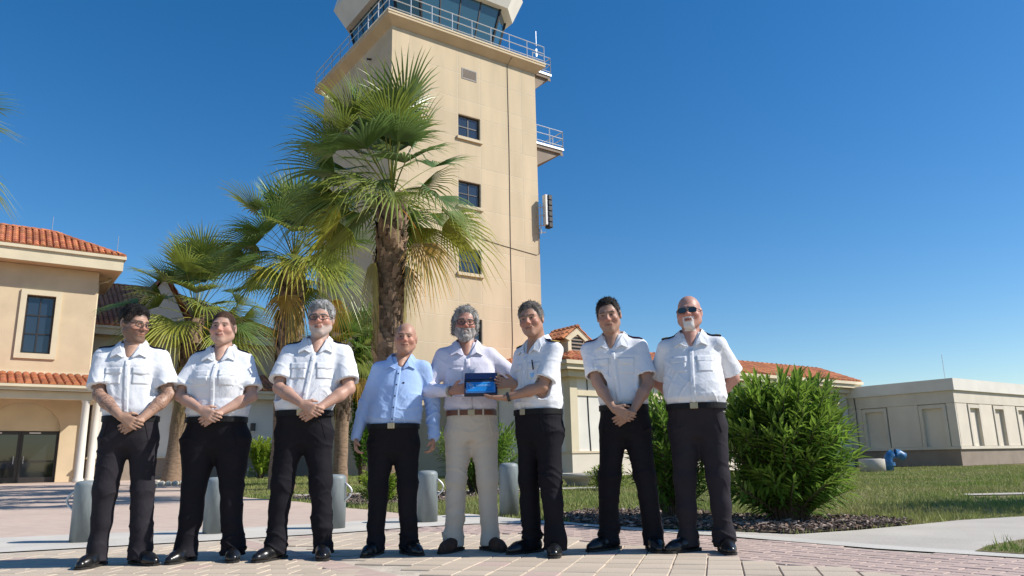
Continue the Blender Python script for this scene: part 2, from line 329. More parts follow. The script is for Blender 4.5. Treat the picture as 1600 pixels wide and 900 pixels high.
for i, (x, y, rot, l, w_, kind) in enumerate(cells):
    k = 'pink' if (kind == 'tan' and random.random() < 0.04) else kind
    if (l, w_, k) not in meshes: meshes[(l, w_, k)] = paver_mesh(l, w_, 'paver_'+k)
    me, mb = meshes[(l, w_, k)]; dz = random.uniform(-.0015, .0015)
    if i < 300:
        o = bpy.data.objects.new('paver', me); o.location = (x, y, dz); o.rotation_euler = (random.uniform(-.006, .006), random.uniform(-.006, .006), rot); link(o, bed)
    else:
        ca, sa = math.cos(rot), math.sin(rot); rest[k].add([(x+vx*ca-vy*sa, y+vx*sa+vy*ca, vz+dz) for vx, vy, vz in mb.v], mb.f)
for k in rest:
    o = rest[k].build('pavers', 'paver_'+k, bed); tag(o, kind='stuff')
# ------------------------------------------------------------------ roofs
M('tilec', (0.56, 0.20, 0.085), 0.8, 0.14, 1.2, 0.1, 25, attr='Col', detail=8)
class Tiles:
    def __init__(s): s.v = []; s.f = []; s.c = []; s.deck = MB()
    def half(s, p, e, d, n, r0, r1, l, col):
        k0 = len(s.v)
        for rr, off in ((r0, 0.0), (r1, l)):
            for j in range(5):
                a = math.pi*j/4; s.v.append(tuple(p+d*off+e*(-math.cos(a)*rr)+n*(math.sin(a)*rr*0.8+0.012*(off == 0)))); s.c.append(col)
        for j in range(4): s.f.append((k0+j, k0+j+1, k0+6+j, k0+5+j))
        s.f.append((k0+4, k0+3, k0+2, k0+1)); s.f.append((k0+4, k0+1, k0, k0))
    def face(s, poly, cw=0.27, rh=0.40):
        P = [Vector(p) for p in poly]; e = (P[1]-P[0]).normalized(); n = e.cross(P[-1]-P[0]).normalized()
        if n.z < 0: n = -n
        d = n.cross(e).normalized()
        if d.z < 0: d = -d
        uv = [((p-P[0]).dot(e), (p-P[0]).dot(d)) for p in P]; W_ = max(u for u, v in uv); W0 = min(u for u, v in uv); H_ = max(v for u, v in uv)
        s.deck.add([p-n*0.0 for p in P], [tuple(range(len(P)))]); s.deck.add([p-n*0.06 for p in P], [tuple(range(len(P)-1, -1, -1))])
        nc = int((W_-W0)/cw); nr = int(math.ceil(H_/rh)); cw2 = (W_-W0)/max(nc, 1)
        U_ = []; 
        for c in range(nc):
            for r in range(nr): U_.append((W0+(c+.5)*cw2, r*rh-0.05, r))
        U_ = np.array(U_); ok = inside(uv, U_[:, 0], U_[:, 1]+rh*.45)
        for (u, v, r), k in zip(U_, ok):
            if not k: continue
            g = random.uniform(.72, 1.22); col = (g, g*random.uniform(.9, 1.12), g*random.uniform(.85, 1.2))
            s.half(P[0]+e*u+d*v+n*0.012, e, d, n, cw2*.47, cw2*.40, min(rh+.05, H_-v+.05), col)
    def ridge(s, a, b, r=0.15):
        a = Vector(a); b = Vector(b); d = (b-a); L = d.length; d.normalize(); e = d.cross(Vector((0, 0, 1))).normalized(); n = e.cross(d)
        k = int(L/.42)+1
        for i in range(k):
            g = random.uniform(.7, 1.1); s.half(a+d*(L*i/k), e, d, n, r, r*.85, L/k+.05, (g, g*.95, g*.95))
    def build(s, parent, name='roof'):
        dk = s.deck.build(name, 'tile', parent)
        o = npmesh('roof_tiles', s.v, s.f, 'tilec', dk, cols=s.c); tag(o, kind='stuff'); return dk
def window(parent, cx, z0, z1, w_, y, cols=2, rows=2, fr=0.06, depth=0.06, glassm='glass', framem='darkframe'):
    """window in a wall facing -y: frame, panes and glazing bars at local y"""
    b = MB(); x0, x1 = cx-w_/2, cx+w_/2
    b.box(x0, x0+fr, y-depth, y, z0, z1).box(x1-fr, x1, y-depth, y, z0, z1).box(x0+fr, x1-fr, y-depth, y, z0, z0+fr).box(x0+fr, x1-fr, y-depth, y, z1-fr, z1)
    iw, ih = (w_-2*fr), (z1-z0-2*fr)
    for i in range(1, cols): xx = x0+fr+iw*i/cols; b.box(xx-.03, xx+.03, y-depth*.8, y-.01, z0+fr, z1-fr)
    for j in range(1, rows):
        zz = z0+fr+ih*j/rows
        for i in range(cols):
            xa = x0+fr+iw*i/cols+(.03 if i else 0); xb = x0+fr+iw*(i+1)/cols-(.03 if i < cols-1 else 0); b.box(xa, xb, y-depth*.8, y-.01, zz-.03, zz+.03)
    f = b.build('window', framem, parent)
    for i in range(cols):
        for j in range(rows):
            p = MB(); p.box(x0+fr+iw*i/cols+.031, x0+fr+iw*(i+1)/cols-.031, y-.018, y-.012+.02, z0+fr+ih*j/rows+.031, z0+fr+ih*(j+1)/rows-.031); o = p.build('pane', glassm, f)
            o.rotation_euler = (0, 0, 0)
    return f
def hipbox(t, x0, x1, y0, y1, z, rise, run):
    """hip roof over a rectangle (eave line), slope rise/run, ridge along the longer side"""
    w_, d_ = x1-x0, y1-y0; m = min(w_, d_)/2; h = m*rise/run
    if w_ >= d_:
        A, B = (x0+m, y0+m, z+h), (x1-m, y0+m, z+h)
        t.face([(x0, y0, z), (x1, y0, z), B, A]); t.face([(x1, y0, z), (x1, y1, z), B]); t.face([(x1, y1, z), (x0, y1, z), A, B]); t.face([(x0, y1, z), (x0, y0, z), A])
    else:
        A, B = (x0+m, y0+m, z+h), (x0+m, y1-m, z+h)
        t.face([(x0, y0, z), (x1, y0, z), A]); t.face([(x1, y0, z), (x1, y1, z), B, A]); t.face([(x1, y1, z), (x0, y1, z), B]); t.face([(x0, y1, z), (x0, y0, z), A, B])
    for p, q in (((x0, y0, z), A), ((x1, y0, z), B if w_ >= d_ else A), ((x1, y1, z), B), ((x0, y1, z), A if w_ >= d_ else B), (A, B)): t.ridge(p, q)
def eaves(parent, x0, x1, y0, y1, z, ins, h=0.45, front=True):
    """fascia boards with a gutter lip round an eave rectangle, and the soffit"""
    b = MB()
    for (a, b_, c, d, k) in ((x0, x1, y0, y0+.08, 0), (x0, x1, y1-.08, y1, 0), (x0, x0+.08, y0+.08, y1-.08, 1), (x1-.08, x1, y0+.08, y1-.08, 1)): b.box(a, b_, c, d, z-h, z-.02)
    b.box(x0-.10, x1+.10, y0-.10, y0-.002, z-.16, z-.01); b.box(x1+.002, x1+.10, y0-.002, y1, z-.16, z-.01); b.box(x0-.10, x0-.002, y0-.002, y1, z-.16, z-.01)
    b.build('fascia', 'cream', parent)
    s = MB(); s.box(x0+.08, x1-.08, y0+.08, y1-.08, z-h+.04, z-h+.10); s.build('soffit', 'stucco', parent)

# ------------------------------------------------------------------ control tower
T0 = AB(15.876, 32.877)
tw = empty('control_tower', T0, BROT, 'tall beige panelled control tower with glazed cab, railed deck and side balconies', 'tower')
TW, TD, TZ = 9.45, 9.6, 23.36
core = MB(); core.box(.22, TW-.22, .22, TD-.02, 0, TZ-.02); core.box(0, .219, .0, TD, 0, TZ); core.box(TW-.219, TW, .201, TD, 0, TZ); core.box(.22, TW-.22, TD-.019, TD, 0, TZ); core.build('wall', 'stucco', tw)
colx = [0.221, 1.01, 4.05, 5.51, 8.38, TW]
rowz = [0.0, 1.3, 2.75, 4.12, 5.02, 6.53, 7.96, 8.79, 10.28, 11.75, 12.53, 14.02, 15.52, 16.43, 17.95, 19.38, 20.27, 21.8, TZ]
wins = {(2, 14): 1, (2, 11): 1, (2, 8): 1, (2, 5): 1, (2, 2): 1}
g = 0.013; jm = MB()
for i in range(5):
    for j in range(len(rowz)-1):
        x0, x1, z0, z1 = colx[i], colx[i+1], rowz[j], rowz[j+1]
        if (i, j) in wins: continue
        p = MB(); p.cbox(x0+(g if i else 0.0), x1-(g if i < 4 else 0.0), 0.0, 0.2, z0+g, z1-g, 0.006); p.build('panel', 'panel', tw)
for x in colx[1:-1]:
    for j in range(len(rowz)-1):
        jm.box(x-g+.001, x+g-.001, .006, .19, rowz[j]+g, rowz[j+1]-g)
for z in rowz[1:-1]: jm.box(.23, TW-.002, .006, .19, z-g+.001, z+g-.001)
jm.build('sealant_joint', 'joint', tw)
for (i, j) in wins:
    z0, z1 = rowz[j]+.02, rowz[j+1]-.02; f = window(tw, (colx[2]+colx[3])/2, z0+.08, z1, colx[3]-colx[2]-.03, 0.205, 2, 2, 0.07, 0.06)
    s = MB(); s.cbox(colx[2]-.1, colx[3]+.1, -.12, .15, z0-.12, z0+.06, .012); s.build('sill', 'trim', f)
v = MB(); v.box(4.30, 5.28, -.02, .0-.001, 21.55, 21.62).box(4.30, 5.28, -.02, -.001, 22.13, 22.2).box(4.30, 4.36, -.02, -.001, 21.62, 22.13).box(5.22, 5.28, -.02, -.001, 21.62, 22.13)
v.box(4.355, 5.225, -.0028, -.0008, 21.615, 22.135); vo = v.build('louvre_vent', 'darkframe', tw)
for k in range(7):
    s = MB(); z = 21.63+k*.072; s.add([(4.36, -.018, z), (5.22, -.018, z), (5.22, -.003, z+.045), (4.36, -.003, z+.045), (4.36, -.018, z-.008), (5.22, -.018, z-.008), (5.22, -.003, z+.037), (4.36, -.003, z+.037)], [(0, 1, 2, 3), (7, 6, 5, 4), (0, 4, 5, 1), (2, 6, 7, 3)]); s.build('slat', 'brown_stucco', vo)
# side wall: small window and a spout
f = MB(); f.box(-.01, -.002, 4.6, 5.2, 20.9, 21.9); f.build('side_vent', 'darkframe', tw)
f = MB(); f.tube([(0.0, 2.6, 22.6), (-.25, 2.6, 22.55)], .06, 8); f.build('drain_spout', 'darkframe', tw)
for zz in (13.9, 10.0): 
    f = MB(); f.box(-.012, -.002, 4.2, 5.4, zz, zz+1.4); f.build('side_window', 'glass', tw)
# cornice and deck slab
o_ = .47
c = MB(); z1, z2, z3 = TZ, 23.72, 23.86
def ring(o, z): return [(-o, -o, z), (TW+o, -o, z), (TW+o, TD+o, z), (-o, TD+o, z)]
c.add(ring(0.0, z1)+ring(o_, z2)+ring(o_, z3), [(0, 1, 5, 4), (1, 2, 6, 5), (2, 3, 7, 6), (3, 0, 4, 7), (4, 5, 9, 8), (5, 6, 10, 9), (6, 7, 11, 10), (7, 4, 8, 11), (8, 9, 10, 11), (3, 2, 1, 0)])
c.build('cornice', 'stucco', tw)
dk = MB(); dk.box(-o_-.03, TW+o_+.03, -o_-.03, TD+o_+.03, z3+.002, z3+.10); dk.build('deck', 'trim', tw)
def railing(parent, pts, z, h=1.1, gap=1.28, name='railing'):
    b = MB()
    for p, q in zip(pts[:-1], pts[1:]):
        p = Vector((*p, z)); q = Vector((*q, z)); L = (q-p).length; n = max(1, round(L/gap))
        for i in range(n+1): a = p.lerp(q, i/n); b.tube([a, a+Vector((0, 0, h))], .03, 6)
        for hh in (h, h*.58, h*.14): b.tube([p+Vector((0, 0, hh)), q+Vector((0, 0, hh))], .026, 6)
    return b.build(name, 'steel', parent)
railing(tw, [(-.42, TD+.42), (-.42, -.42), (TW+.42, -.42)], z3+.1)
# cab: slanted glazing with a cream canopy
def cabring(x0, x1, y0, y1, ch, z): return [(x0+ch, y0, z), (x1-ch, y0, z), (x1, y0+ch, z), (x1, y1-ch, z), (x1-ch, y1, z), (x0+ch, y1, z), (x0, y1-ch, z), (x0, y0+ch, z)]
zb, zt = 24.35, 27.6
r0 = cabring(1.35, 7.9, 1.1, 8.1, 1.0, zb); r1 = cabring(.75, 8.55, .5, 8.75, 1.1, zt)
cb = MB(); cb.add(cabring(1.3, 7.95, 1.05, 8.15, 1.0, z3+.1)+cabring(1.3, 7.95, 1.05, 8.15, 1.0, zb-.004), [(i, (i+1) % 8, 8+(i+1) % 8, 8+i) for i in range(8)]+[tuple(range(8, 16))]); cab = cb.build('cab', 'whitepaint', tw)
fr_ = MB()
for i in range(8):
    j = (i+1) % 8; A, B_, C_, D_ = [Vector(p) for p in (r0[i], r0[j], r1[j], r1[i])]
    nn = 4 if i % 2 == 0 else 1
    for k in range(nn):
        p = MB(); p.poly([A.lerp(B_, k/nn), A.lerp(B_, (k+1)/nn), D_.lerp(C_, (k+1)/nn), D_.lerp(C_, k/nn)]); p.build('cab_pane', 'cabglass', cab)
    for k in range(nn+1): fr_.tube([A.lerp(B_, k/nn), D_.lerp(C_, k/nn)], .05 if 0 < k < nn else .09, 5)
    fr_.tube([A, B_], .06, 5); fr_.tube([D_, C_], .06, 5)
fr_.build('cab_mullion', 'darkframe', cab)
cn = MB(); ra = cabring(.45, 8.85, .2, 8.7, 1.15, zt-.35); rb = cabring(-.1, 9.4, -.35, 9.6, 1.3, zt+1.1); rc = cabring(.2, 9.1, -.05, 9.3, 1.3, zt+2.6)
for q0, q1 in ((ra, rb), (rb, rc)):
    n0 = len(cn.v); cn.add(q0+q1, [(i, (i+1) % 8, 8+(i+1) % 8, 8+i) for i in range(8)])
cn.poly(rc); cn.poly(list(reversed(ra))); cn.build('canopy', 'offwhite', cab)
# side balconies of steel on the right flank
def balcony(z, x1, y0, y1, name):
    b = MB(); b.box(TW+.003, x1, y0, y1, z-.12, z); o = b.build('balcony', 'steel', tw)
    u_ = MB(); u_.box(TW+.003, x1-.08, y0+.06, y1-.06, z-.32, z-.122); u_.box(x1-.30, x1-.10, y0-.02, y0+.05, z-.5, z-.33); u_.build('balcony_beam', 'brown_stucco', o)
    for yy in (y0+.25, y1-.25):
        k = MB(); k.add([(TW+.003, yy-.06, z-.33), (x1-.2, yy-.06, z-.33), (TW+.003, yy-.06, z-1.5), (TW+.003, yy+.06, z-.33), (x1-.2, yy+.06, z-.33), (TW+.003, yy+.06, z-1.5)], [(0, 2, 1), (3, 4, 5), (0, 1, 4, 3), (1, 2, 5, 4)])
        k.build('bracket', 'brown_stucco', o)
    railing(o, [(TW+.05, y0+.04), (x1-.04, y0+.04), (x1-.04, y1-.04), (TW+.05, y1-.04)], z, 1.1, 1.1)
balcony(19.02, 11.55, 0.05, 3.0, 'b'); balcony(23.83, 10.9, .2, 3.2, 'b')
b = MB(); b.tube([(9.35, -.35, 24.95), (9.35, -.35, 26.0)], .015, 5); b.box(9.3, 9.38, -.38, -.34, 24.3, 24.8); b.build('deck_mast', 'steel', tw)
# cables, panel antenna
b = MB(); b.tube([(7.55, -.44, 23.75), (7.45, -.3, 23.5), (7.42, -.02, 23.3), (7.42, -.02, 22.5), (7.44, -.02, 18), (7.40, -.02, 12), (7.42, -.02, 7.0), (7.36, -.02, 5.9), (6.5, -.02, 5.45), (5, -.02, 4.95)], .016, 5); b.build('cable', 'wire', tw)
b = MB(); b.tube([(1.2, -.02, 13.1), (4, -.02, 12.55), (7, -.02, 12.2), (9.2, -.02, 12.0), (9.41, -.03, 12.1), (9.43, -.04, 13.6)], .016, 5); b.build('cable', 'wire', tw)
an = MB(); an.box(9.55, 9.70, -.55, -.25, 13.75, 15.55); ao = an.build('panel_antenna', 'whitepaint', tw)
an = MB()
for k in range(6): an.cbox(9.705, 10.0, -.62, -.2, 13.6+k*.33, 13.6+k*.33+.31, .03)
an.build('antenna_element', 'black', ao)
an = MB(); an.tube([(9.35, -.3, 13.2), (9.35, -.3, 15.0)], .04, 6)
for z in (13.3, 13.7, 14.3, 14.8): an.tube([(9.3, .0, z), (9.35, -.3, z), (9.6, -.42, z)], .03, 5)
an.build('antenna_bracket', 'steel', ao)

# ------------------------------------------------------------------ low flat building on the right
rb_ = empty('flat_roof_annex', AB(39.49, 18.17), BROT, 'low cream flat-roofed annex with recessed wall panels beyond the lawn', 'building')
wl = MB(); wl.box(.12, 22, .12, 16, .8, 3.05); wl.build('wall', 'greystucco', rb_)
pl_ = MB(); pl_.box(.06, 22, .06, 16, 0, .80); pl_.build('plinth', 'brown_stucco', rb_)
pr = MB(); pr.box(-.02, 22, -.02, 16, 3.051, 3.66); pr.build('frieze', 'annex_trim', rb_)
pr = MB(); pr.box(-.14, 22.1, -.14, 16.1, 3.662, 4.24); pr.build('parapet', 'offwhite', rb_)
lg = MB(); lg.box(-.04, 22, -.04, .119, .80, .94); lg.box(-.04, .119, .119, 16, .80, .94); lg.build('ledge', 'annex_trim', rb_)
def pilasters(edges, front):
    for (s0, s1) in edges:
        b = MB()
        if front: b.cbox(s0, s1, 0.0, .118, .942, 3.049, .015)
        else: b.cbox(0.0, .118, s0, s1, .942, 3.049, .015)
        b.build('wall_panel', 'greystucco' , rb_)
def recess(s0, s1, front):
    b = MB()
    if front:
        for (a, c_, z0, z1) in ((s0, s0+.16, .942, 3.0), (s1-.16, s1, .942, 3.0), (s0+.16, s1-.16, 2.82, 3.0)): b.box(a, c_, -.05, .117, z0, z1)
    else:
        for (a, c_, z0, z1) in ((s0, s0+.16, .942, 3.0), (s1-.16, s1, .942, 3.0), (s0+.16, s1-.16, 2.82, 3.0)): b.box(-.05, .117, a, c_, z0, z1)
    b.build('recess_surround', 'annex_trim', rb_)
pilasters([(.0, .42)], False); xx = .42
for k in range(4):
    recess(xx+.02, xx+1.36, False); pilasters([(xx+1.40, xx+3.02)], False); xx += 3.05
pilasters([(.13, 1.25)], True); xx = 1.27
for k in range(7):
    recess(xx, xx+1.30, True); pilasters([(xx+1.32, xx+2.72)], True); xx += 2.75
b = MB(); b.tube([(2.0, 1.2, 4.24), (2.0, 1.2, 5.7)], .015, 5); b.build('roof_aerial', 'steel', rb_)
b = MB(); b.tube([(-.06, 5.2, 3.9), (-.06, 5.15, 3.0), (-.06, 5.2, 0.9)], .02, 5); b.build('cable', 'rubber', rb_)

# ------------------------------------------------------------------ tiled wing between tower and annex
wg = empty('tiled_wing', AB(19.66, 23.78), BROT, 'low cream wing with orange tiled eaves and louvred dormer right of the tower', 'building')
WL, WD, WE = 20.2, 9.0, 4.55
b = MB(); b.box(0, WL-.45, 0, WD, .98, WE-.3); b.build('wall', 'offwhite', wg)
b = MB(); b.box(-.05, WL-.45, -.05, WD, 0, .90); b.build('plinth', 'greystucco', wg)
b = MB(); b.box(-.09, WL-.45, -.09, WD, .902, .979); b.build('ledge', 'trim', wg)
b = MB(); b.box(-.06, .32, -.06, .32, .98, WE-.45)
for k in range(1, 9): b.box(k*2.3-.14, k*2.3+.14, -.05, -.002, .98, 3.2)
b.box(.33, WL-.5, -.055, -.002, 3.2, 3.42); b.build('pilaster', 'cream', wg)
t = Tiles(); ov = .6
x0, x1, y0, y1 = -ov, WL+.15, -ov, WD
mr = 2.4; hh = .95
t.face([(x0, y0, WE), (x1, y0, WE), (x1, y0+mr, WE+hh), (x0+mr, y0+mr, WE+hh)])
t.face([(x0, y1, WE), (x0, y0, WE), (x0+mr, y0+mr, WE+hh), (x0+mr, y1, WE+hh)])
t.ridge((x0, y0, WE), (x0+mr, y0+mr, WE+hh)); t.ridge((x0+mr, y0+mr, WE+hh), (x1, y0+mr, WE+hh)); t.ridge((x0+mr, y0+mr, WE+hh), (x0+mr, y1, WE+hh))
t.deck.add([(x0+mr, y0+mr, WE+hh-.05), (x1, y0+mr, WE+hh-.05), (x1, y1, WE+hh-.05), (x0+mr, y1, WE+hh-.05)], [(0, 1, 2, 3)])
t.build(wg)
eaves(wg, x0, x1, y0, y1, WE, .5, .36)
b = MB(); b.box(x0+.25, x1, y0+.25, y1, WE-.62, WE-.34); b.build('cornice_beam', 'cream', wg)
b = MB(); b.tube([(-.66, 5.2, WE-.15), (-.66, 5.2, WE-.55), (-.2, 5.2, WE-.9), (-.06, 5.2, WE-1.3), (-.06, 5.2, .2)], .05, 6); b.build('downpipe', 'cream', wg)
b = MB(); b.tube([(.9, -.02, WE-.6), (.92, -.02, 2.2), (1.0, -.02, .2)], .02, 5); b.build('conduit', 'rubber', wg)
# dormer
dm = empty('dm', (0, 0, 0)); bpy.data.objects.remove(dm)
b = MB(); dx0, dx1, dz0, dz1, dpk = .55, 1.55, WE+.25, WE+1.22, WE+1.62
b.box(dx0, dx1, .75, 2.3, dz0, dz1); b.add([(dx0, .75, dz1), (dx1, .75, dz1), ((dx0+dx1)/2, .75, dpk-.06), (dx0, 2.3, dz1), (dx1, 2.3, dz1), ((dx0+dx1)/2, 2.3, dpk-.06)], [(0, 1, 2), (5, 4, 3)])
dr = b.build('dormer', 'stucco', wg)
b = MB(); mx = (dx0+dx1)/2
b.box(dx0-.02, dx0+.16, .66, .748, dz0+.1, dz1); b.box(dx1-.16, dx1+.02, .66, .748, dz0+.1, dz1)
b.add([(dx0-.2, .62, dz1-.12), (mx, .62, dpk), (dx1+.2, .62, dz1-.12), (dx1-.05, .62, dz1-.2), (mx, .62, dpk-.3), (dx0+.05, .62, dz1-.2), (dx0-.2, .745, dz1-.12), (mx, .745, dpk), (dx1+.2, .745, dz1-.12), (dx1-.05, .745, dz1-.2), (mx, .745, dpk-.3), (dx0+.05, .745, dz1-.2)],
      [(1, 0, 5, 4), (2, 1, 4, 3), (6, 7, 10, 11), (7, 8, 9, 10), (5, 11, 10, 4), (4, 10, 9, 3), (0, 6, 11, 5), (3, 9, 8, 2)])
b.build('dormer_gable', 'cream', dr)
b = MB(); b.box(dx0+.16, dx1-.16, .70, .747, dz0+.15, dz1-.05); b.build('louvre_back', 'black', dr)
for k in range(6):
    b = MB(); z = dz0+.2+k*.15; b.box(dx0+.16, dx1-.16, .66, .695, z, z+.06); b.build('slat', 'brown_stucco', dr)
t = Tiles(); t.face([(dx0-.25, 2.3, dz1-.12), (dx0-.25, .6, dz1-.12), (mx, .6, dpk+.03), (mx, 2.3, dpk+.03)]); t.face([(dx1+.25, .6, dz1-.12), (dx1+.25, 2.3, dz1-.12), (mx, 2.3, dpk+.03), (mx, .6, dpk+.03)]); t.ridge((mx, .6, dpk+.02), (mx, 2.3, dpk+.02), .13)
b = t.deck; n0 = npmesh('dormer_tiles', t.v, t.f, 'tilec', dr, cols=t.c); tag(n0, kind='stuff'); b.build('dormer_roof', 'tile', dr)

# ------------------------------------------------------------------ two-storey building on the left
LB = empty('left_building', AB(4.294, 41.097), BROT, 'two-storey beige building with orange hip roof, tall window and arched porch', 'building')
LX = -13.0; LZ = 10.1; LDp = 4.3
wx0, wx1, wz0, wz1 = -2.87, -1.70, 5.93, 8.67
b = MB(); b.box(LX, wx0, 0, .25, 4.6, LZ).box(wx1, 0, 0, .25, 4.6, LZ).box(wx0, wx1, 0, .25, 4.6, wz0).box(wx0, wx1, 0, .25, wz1, LZ).box(LX, 0, .25, LDp, 4.6, LZ)
b.build('wall', 'stucco', LB)
wf = window(LB, (wx0+wx1)/2, wz0, wz1, wx1-wx0, .2, 2, 3, .06, .07)
b = MB(); q = .24
b.box(wx0-q, wx0, -.09, -.003, wz0-q, wz1+q).box(wx1, wx1+q, -.09, -.003, wz0-q, wz1+q).box(wx0, wx1, -.09, -.003, wz1, wz1+q).box(wx0, wx1, -.09, -.003, wz0-q, wz0); b.build('window_surround', 'cream', wf)
b = MB(); b.box(LX, .04, -.05, -.002, 4.95, 5.12); b.build('string_course', 'cream', LB)
t = Tiles(); hipbox(t, LX-.9, .9, -.9, LDp+.9, 10.82, .52, 1.0); rf = t.build(LB); eaves(LB, LX-.9, .9, -.9, LDp+.9, 10.80, .9, .72)
b = MB(); b.tube([(-2.1, 2.1, 12.3), (-2.1, 2.1, 13.2)], .012, 4); b.tube([(.6, -.6, 10.9), (.6, -.6, 11.9)], .012, 4); b.build('lightning_rod', 'steel', rf)
b = MB(); b.tube([(.75, 1.2, 10.2), (.5, 1.0, 9.9), (.08, .9, 9.7), (.08, .9, 5)], .06, 8); b.build('downpipe', 'cream', LB)
# ground floor set back under the porch, with arch niche and doors
gz0 = .12
b = MB(); b.box(LX, -3.95, .0, .25, 0, 4.6).box(-.92, 0, 0, .25, 0, 4.6).box(LX, 0, .6, LDp, 0, 4.6)
# arch reveal around door niche: wall above the arch as strips
cxa, ra_, zs = -2.42, 1.5, 2.42
N_ = 16
for k in range(N_):
    a0 = math.pi*k/N_; a1 = math.pi*(k+1)/N_; xa, xb = cxa+ra_*math.cos(a1), cxa+ra_*math.cos(a0); za, zb_ = zs+ra_*math.sin(a1)*.85, zs+ra_*math.sin(a0)*.85
    b.add([(xa, 0, za), (xb, 0, zb_), (xb, 0, 4.6), (xa, 0, 4.6), (xa, .25, za), (xb, .25, zb_), (xb, .25, 4.6), (xa, .25, 4.6)], [(0, 1, 2, 3), (0, 4, 5, 1), (7, 6, 5, 4)])
b.build('porch_wall', 'stucco', LB)
b = MB(); b.box(-3.94, -.93, .30, .55, 2.42, 4.5); b.build('arch_tympanum', 'cream', LB)
for k in range(2):
    x0 = -3.9+k*1.5; b = MB(); b.box(x0, x0+.1, .34, .44, gz0, 2.4).box(x0+1.38, x0+1.48, .34, .44, gz0, 2.4).box(x0+.1, x0+1.38, .34, .44, 2.26, 2.4).box(x0+.1, x0+1.38, .34, .44, gz0, .36).box(x0+.1, x0+1.38, .35, .43, 1.02, 1.1)
    d = b.build('door', 'darkframe', LB); b = MB(); b.box(x0+.101, x0+1.379, .385, .40, .36, 2.26); b.build('pane', 'doorglass', d)
    b = MB(); b.tube([(x0+1.3 if k == 0 else x0+.18, .30, .95), (x0+1.3 if k == 0 else x0+.18, .30, 1.3)], .02, 6); b.build('handle', 'steel', d)
    b = MB(); b.box(x0+.3, x0+.75, .325, .339, 2.30, 2.36); b.build('door_sticker', 'whitepaint', d)
# porch: beam, tiled lean-to roof, columns
PY = -3.0
t = Tiles(); t.face([(LX, PY-.45, 4.2), (.25, PY-.45, 4.2), (-.2, 0.0, 4.98), (LX, 0.0, 4.98)], .29, .42); t.ridge((.25, PY-.45, 4.2), (-.1, 0, 4.98), .12); t.build(LB, 'porch_roof')
b = MB(); b.box(LX, .3, PY-.5, PY-.36, 3.95, 4.18); b.box(LX, .3, PY-.6, PY-.502, 4.08, 4.19); b.box(LX, .2, PY-.22, PY+.2, 3.62, 3.94); b.box(-.15, .25, PY+.2, 0, 3.62, 4.1); b.build('porch_beam', 'cream', LB)
b = MB(); b.box(LX, .2, PY+.2, -.003, 3.95, 4.0); b.build('porch_ceiling', 'stucco', LB)
for (cx_, cy_) in ((-.3, PY), (.22, PY+.9), (-4.9, PY), (-8.6, PY)):
    b = MB(); b.lathe([(.21, gz0-.1), (.21, gz0+.12), (.17, gz0+.2), (.155, 2.0), (.15, 3.5), (.19, 3.55), (.19, 3.64)], 20, (cx_, cy_, 0)); b.build('column', 'offwhite', LB, True)

# ------------------------------------------------------------------ hall behind the palms: two storeys with hip roof and gable, and the low arcade wing in front of it
HB = empty('rear_hall', AB(5.2, 47.3), BROT, 'rear hall with dark red tiled roof and small gable behind the palms', 'building')
b = MB(); b.box(-10, 10.3, 0, 12, 0, 8.2); b.build('wall', 'stucco', HB)
t = Tiles(); hipbox(t, -10.7, 11.0, -.7, 12.7, 8.45, .56, 1.0); t.build(HB); eaves(HB, -10.7, 11.0, -.7, 12.7, 8.43, .7, .5)
b = MB(); gx0, gx1, gp = 1.75, 4.75, 11.9
b.add([(gx0, .4, 8.9), (gx1, .4, 8.9), ((gx0+gx1)/2, .4, gp-.15), (gx0, 6.5, 8.9), (gx1, 6.5, 8.9), ((gx0+gx1)/2, 6.5, gp-.15)], [(0, 1, 2), (5, 4, 3), (0, 3, 4, 1)]); gb = b.build('gable', 'greystucco', HB)
t = Tiles(); gm = (gx0+gx1)/2; t.face([(gx0-.4, 6.5, 8.85), (gx0-.4, .1, 8.85), (gm, .1, gp), (gm, 6.5, gp)]); t.face([(gx1+.4, .1, 8.85), (gx1+.4, 6.5, 8.85), (gm, 6.5, gp), (gm, .1, gp)]); t.ridge((gm, .1, gp), (gm, 6.5, gp)); t.ridge((gx0-.4, .1, 8.87), (gm, .1, gp), .1); t.ridge((gx1+.4, .1, 8.87), (gm, .1, gp), .1); t.build(gb, 'gable_roof')
AW = empty('arcade_wing', AB(4.6, 40.6), BROT, 'single-storey cream wing with tiled eaves behind the palms, left of the tower', 'building')
AL = 11.2
b = MB(); b.box(0, AL, 0, 5.4, 1.2, 4.2); b.build('wall', 'offwhite', AW)
b = MB(); b.box(-.05, AL, -.05, 5.4, 0, 1.12); b.build('plinth', 'brown_stucco', AW)
b = MB(); b.box(-.1, AL, -.1, 5.4, 1.122, 1.198); b.build('ledge', 'cream', AW)
t = Tiles(); t.face([(-.6, -.6, 4.5), (AL, -.6, 4.5), (AL, 2.0, 5.5), (-.6, 2.0, 5.5)]); t.ridge((-.6, 2, 5.5), (AL, 2, 5.5)); t.deck.add([(-.6, 2, 5.45), (AL, 2, 5.45), (AL, 5.4, 5.45), (-.6, 5.4, 5.45)], [(0, 1, 2, 3)]); t.build(AW)
eaves(AW, -.6, AL, -.6, 5.4, 4.48, .5, .42)
for xx in (7.3, 3.4):
    b = MB(); b.box(xx, xx+.22, -.16, -.003, 2.45, 2.85); wl_ = b.build('wall_lamp', 'darkframe', AW); b = MB(); b.box(xx+.04, xx+.18, -.13, -.03, 2.38, 2.449); b.build('lamp_lens', 'whitepaint', wl_)
b = MB(); b.box(8.5, 9.5, -.03, -.003, 1.2, 2.35); b.build('access_panel', 'cream', AW)
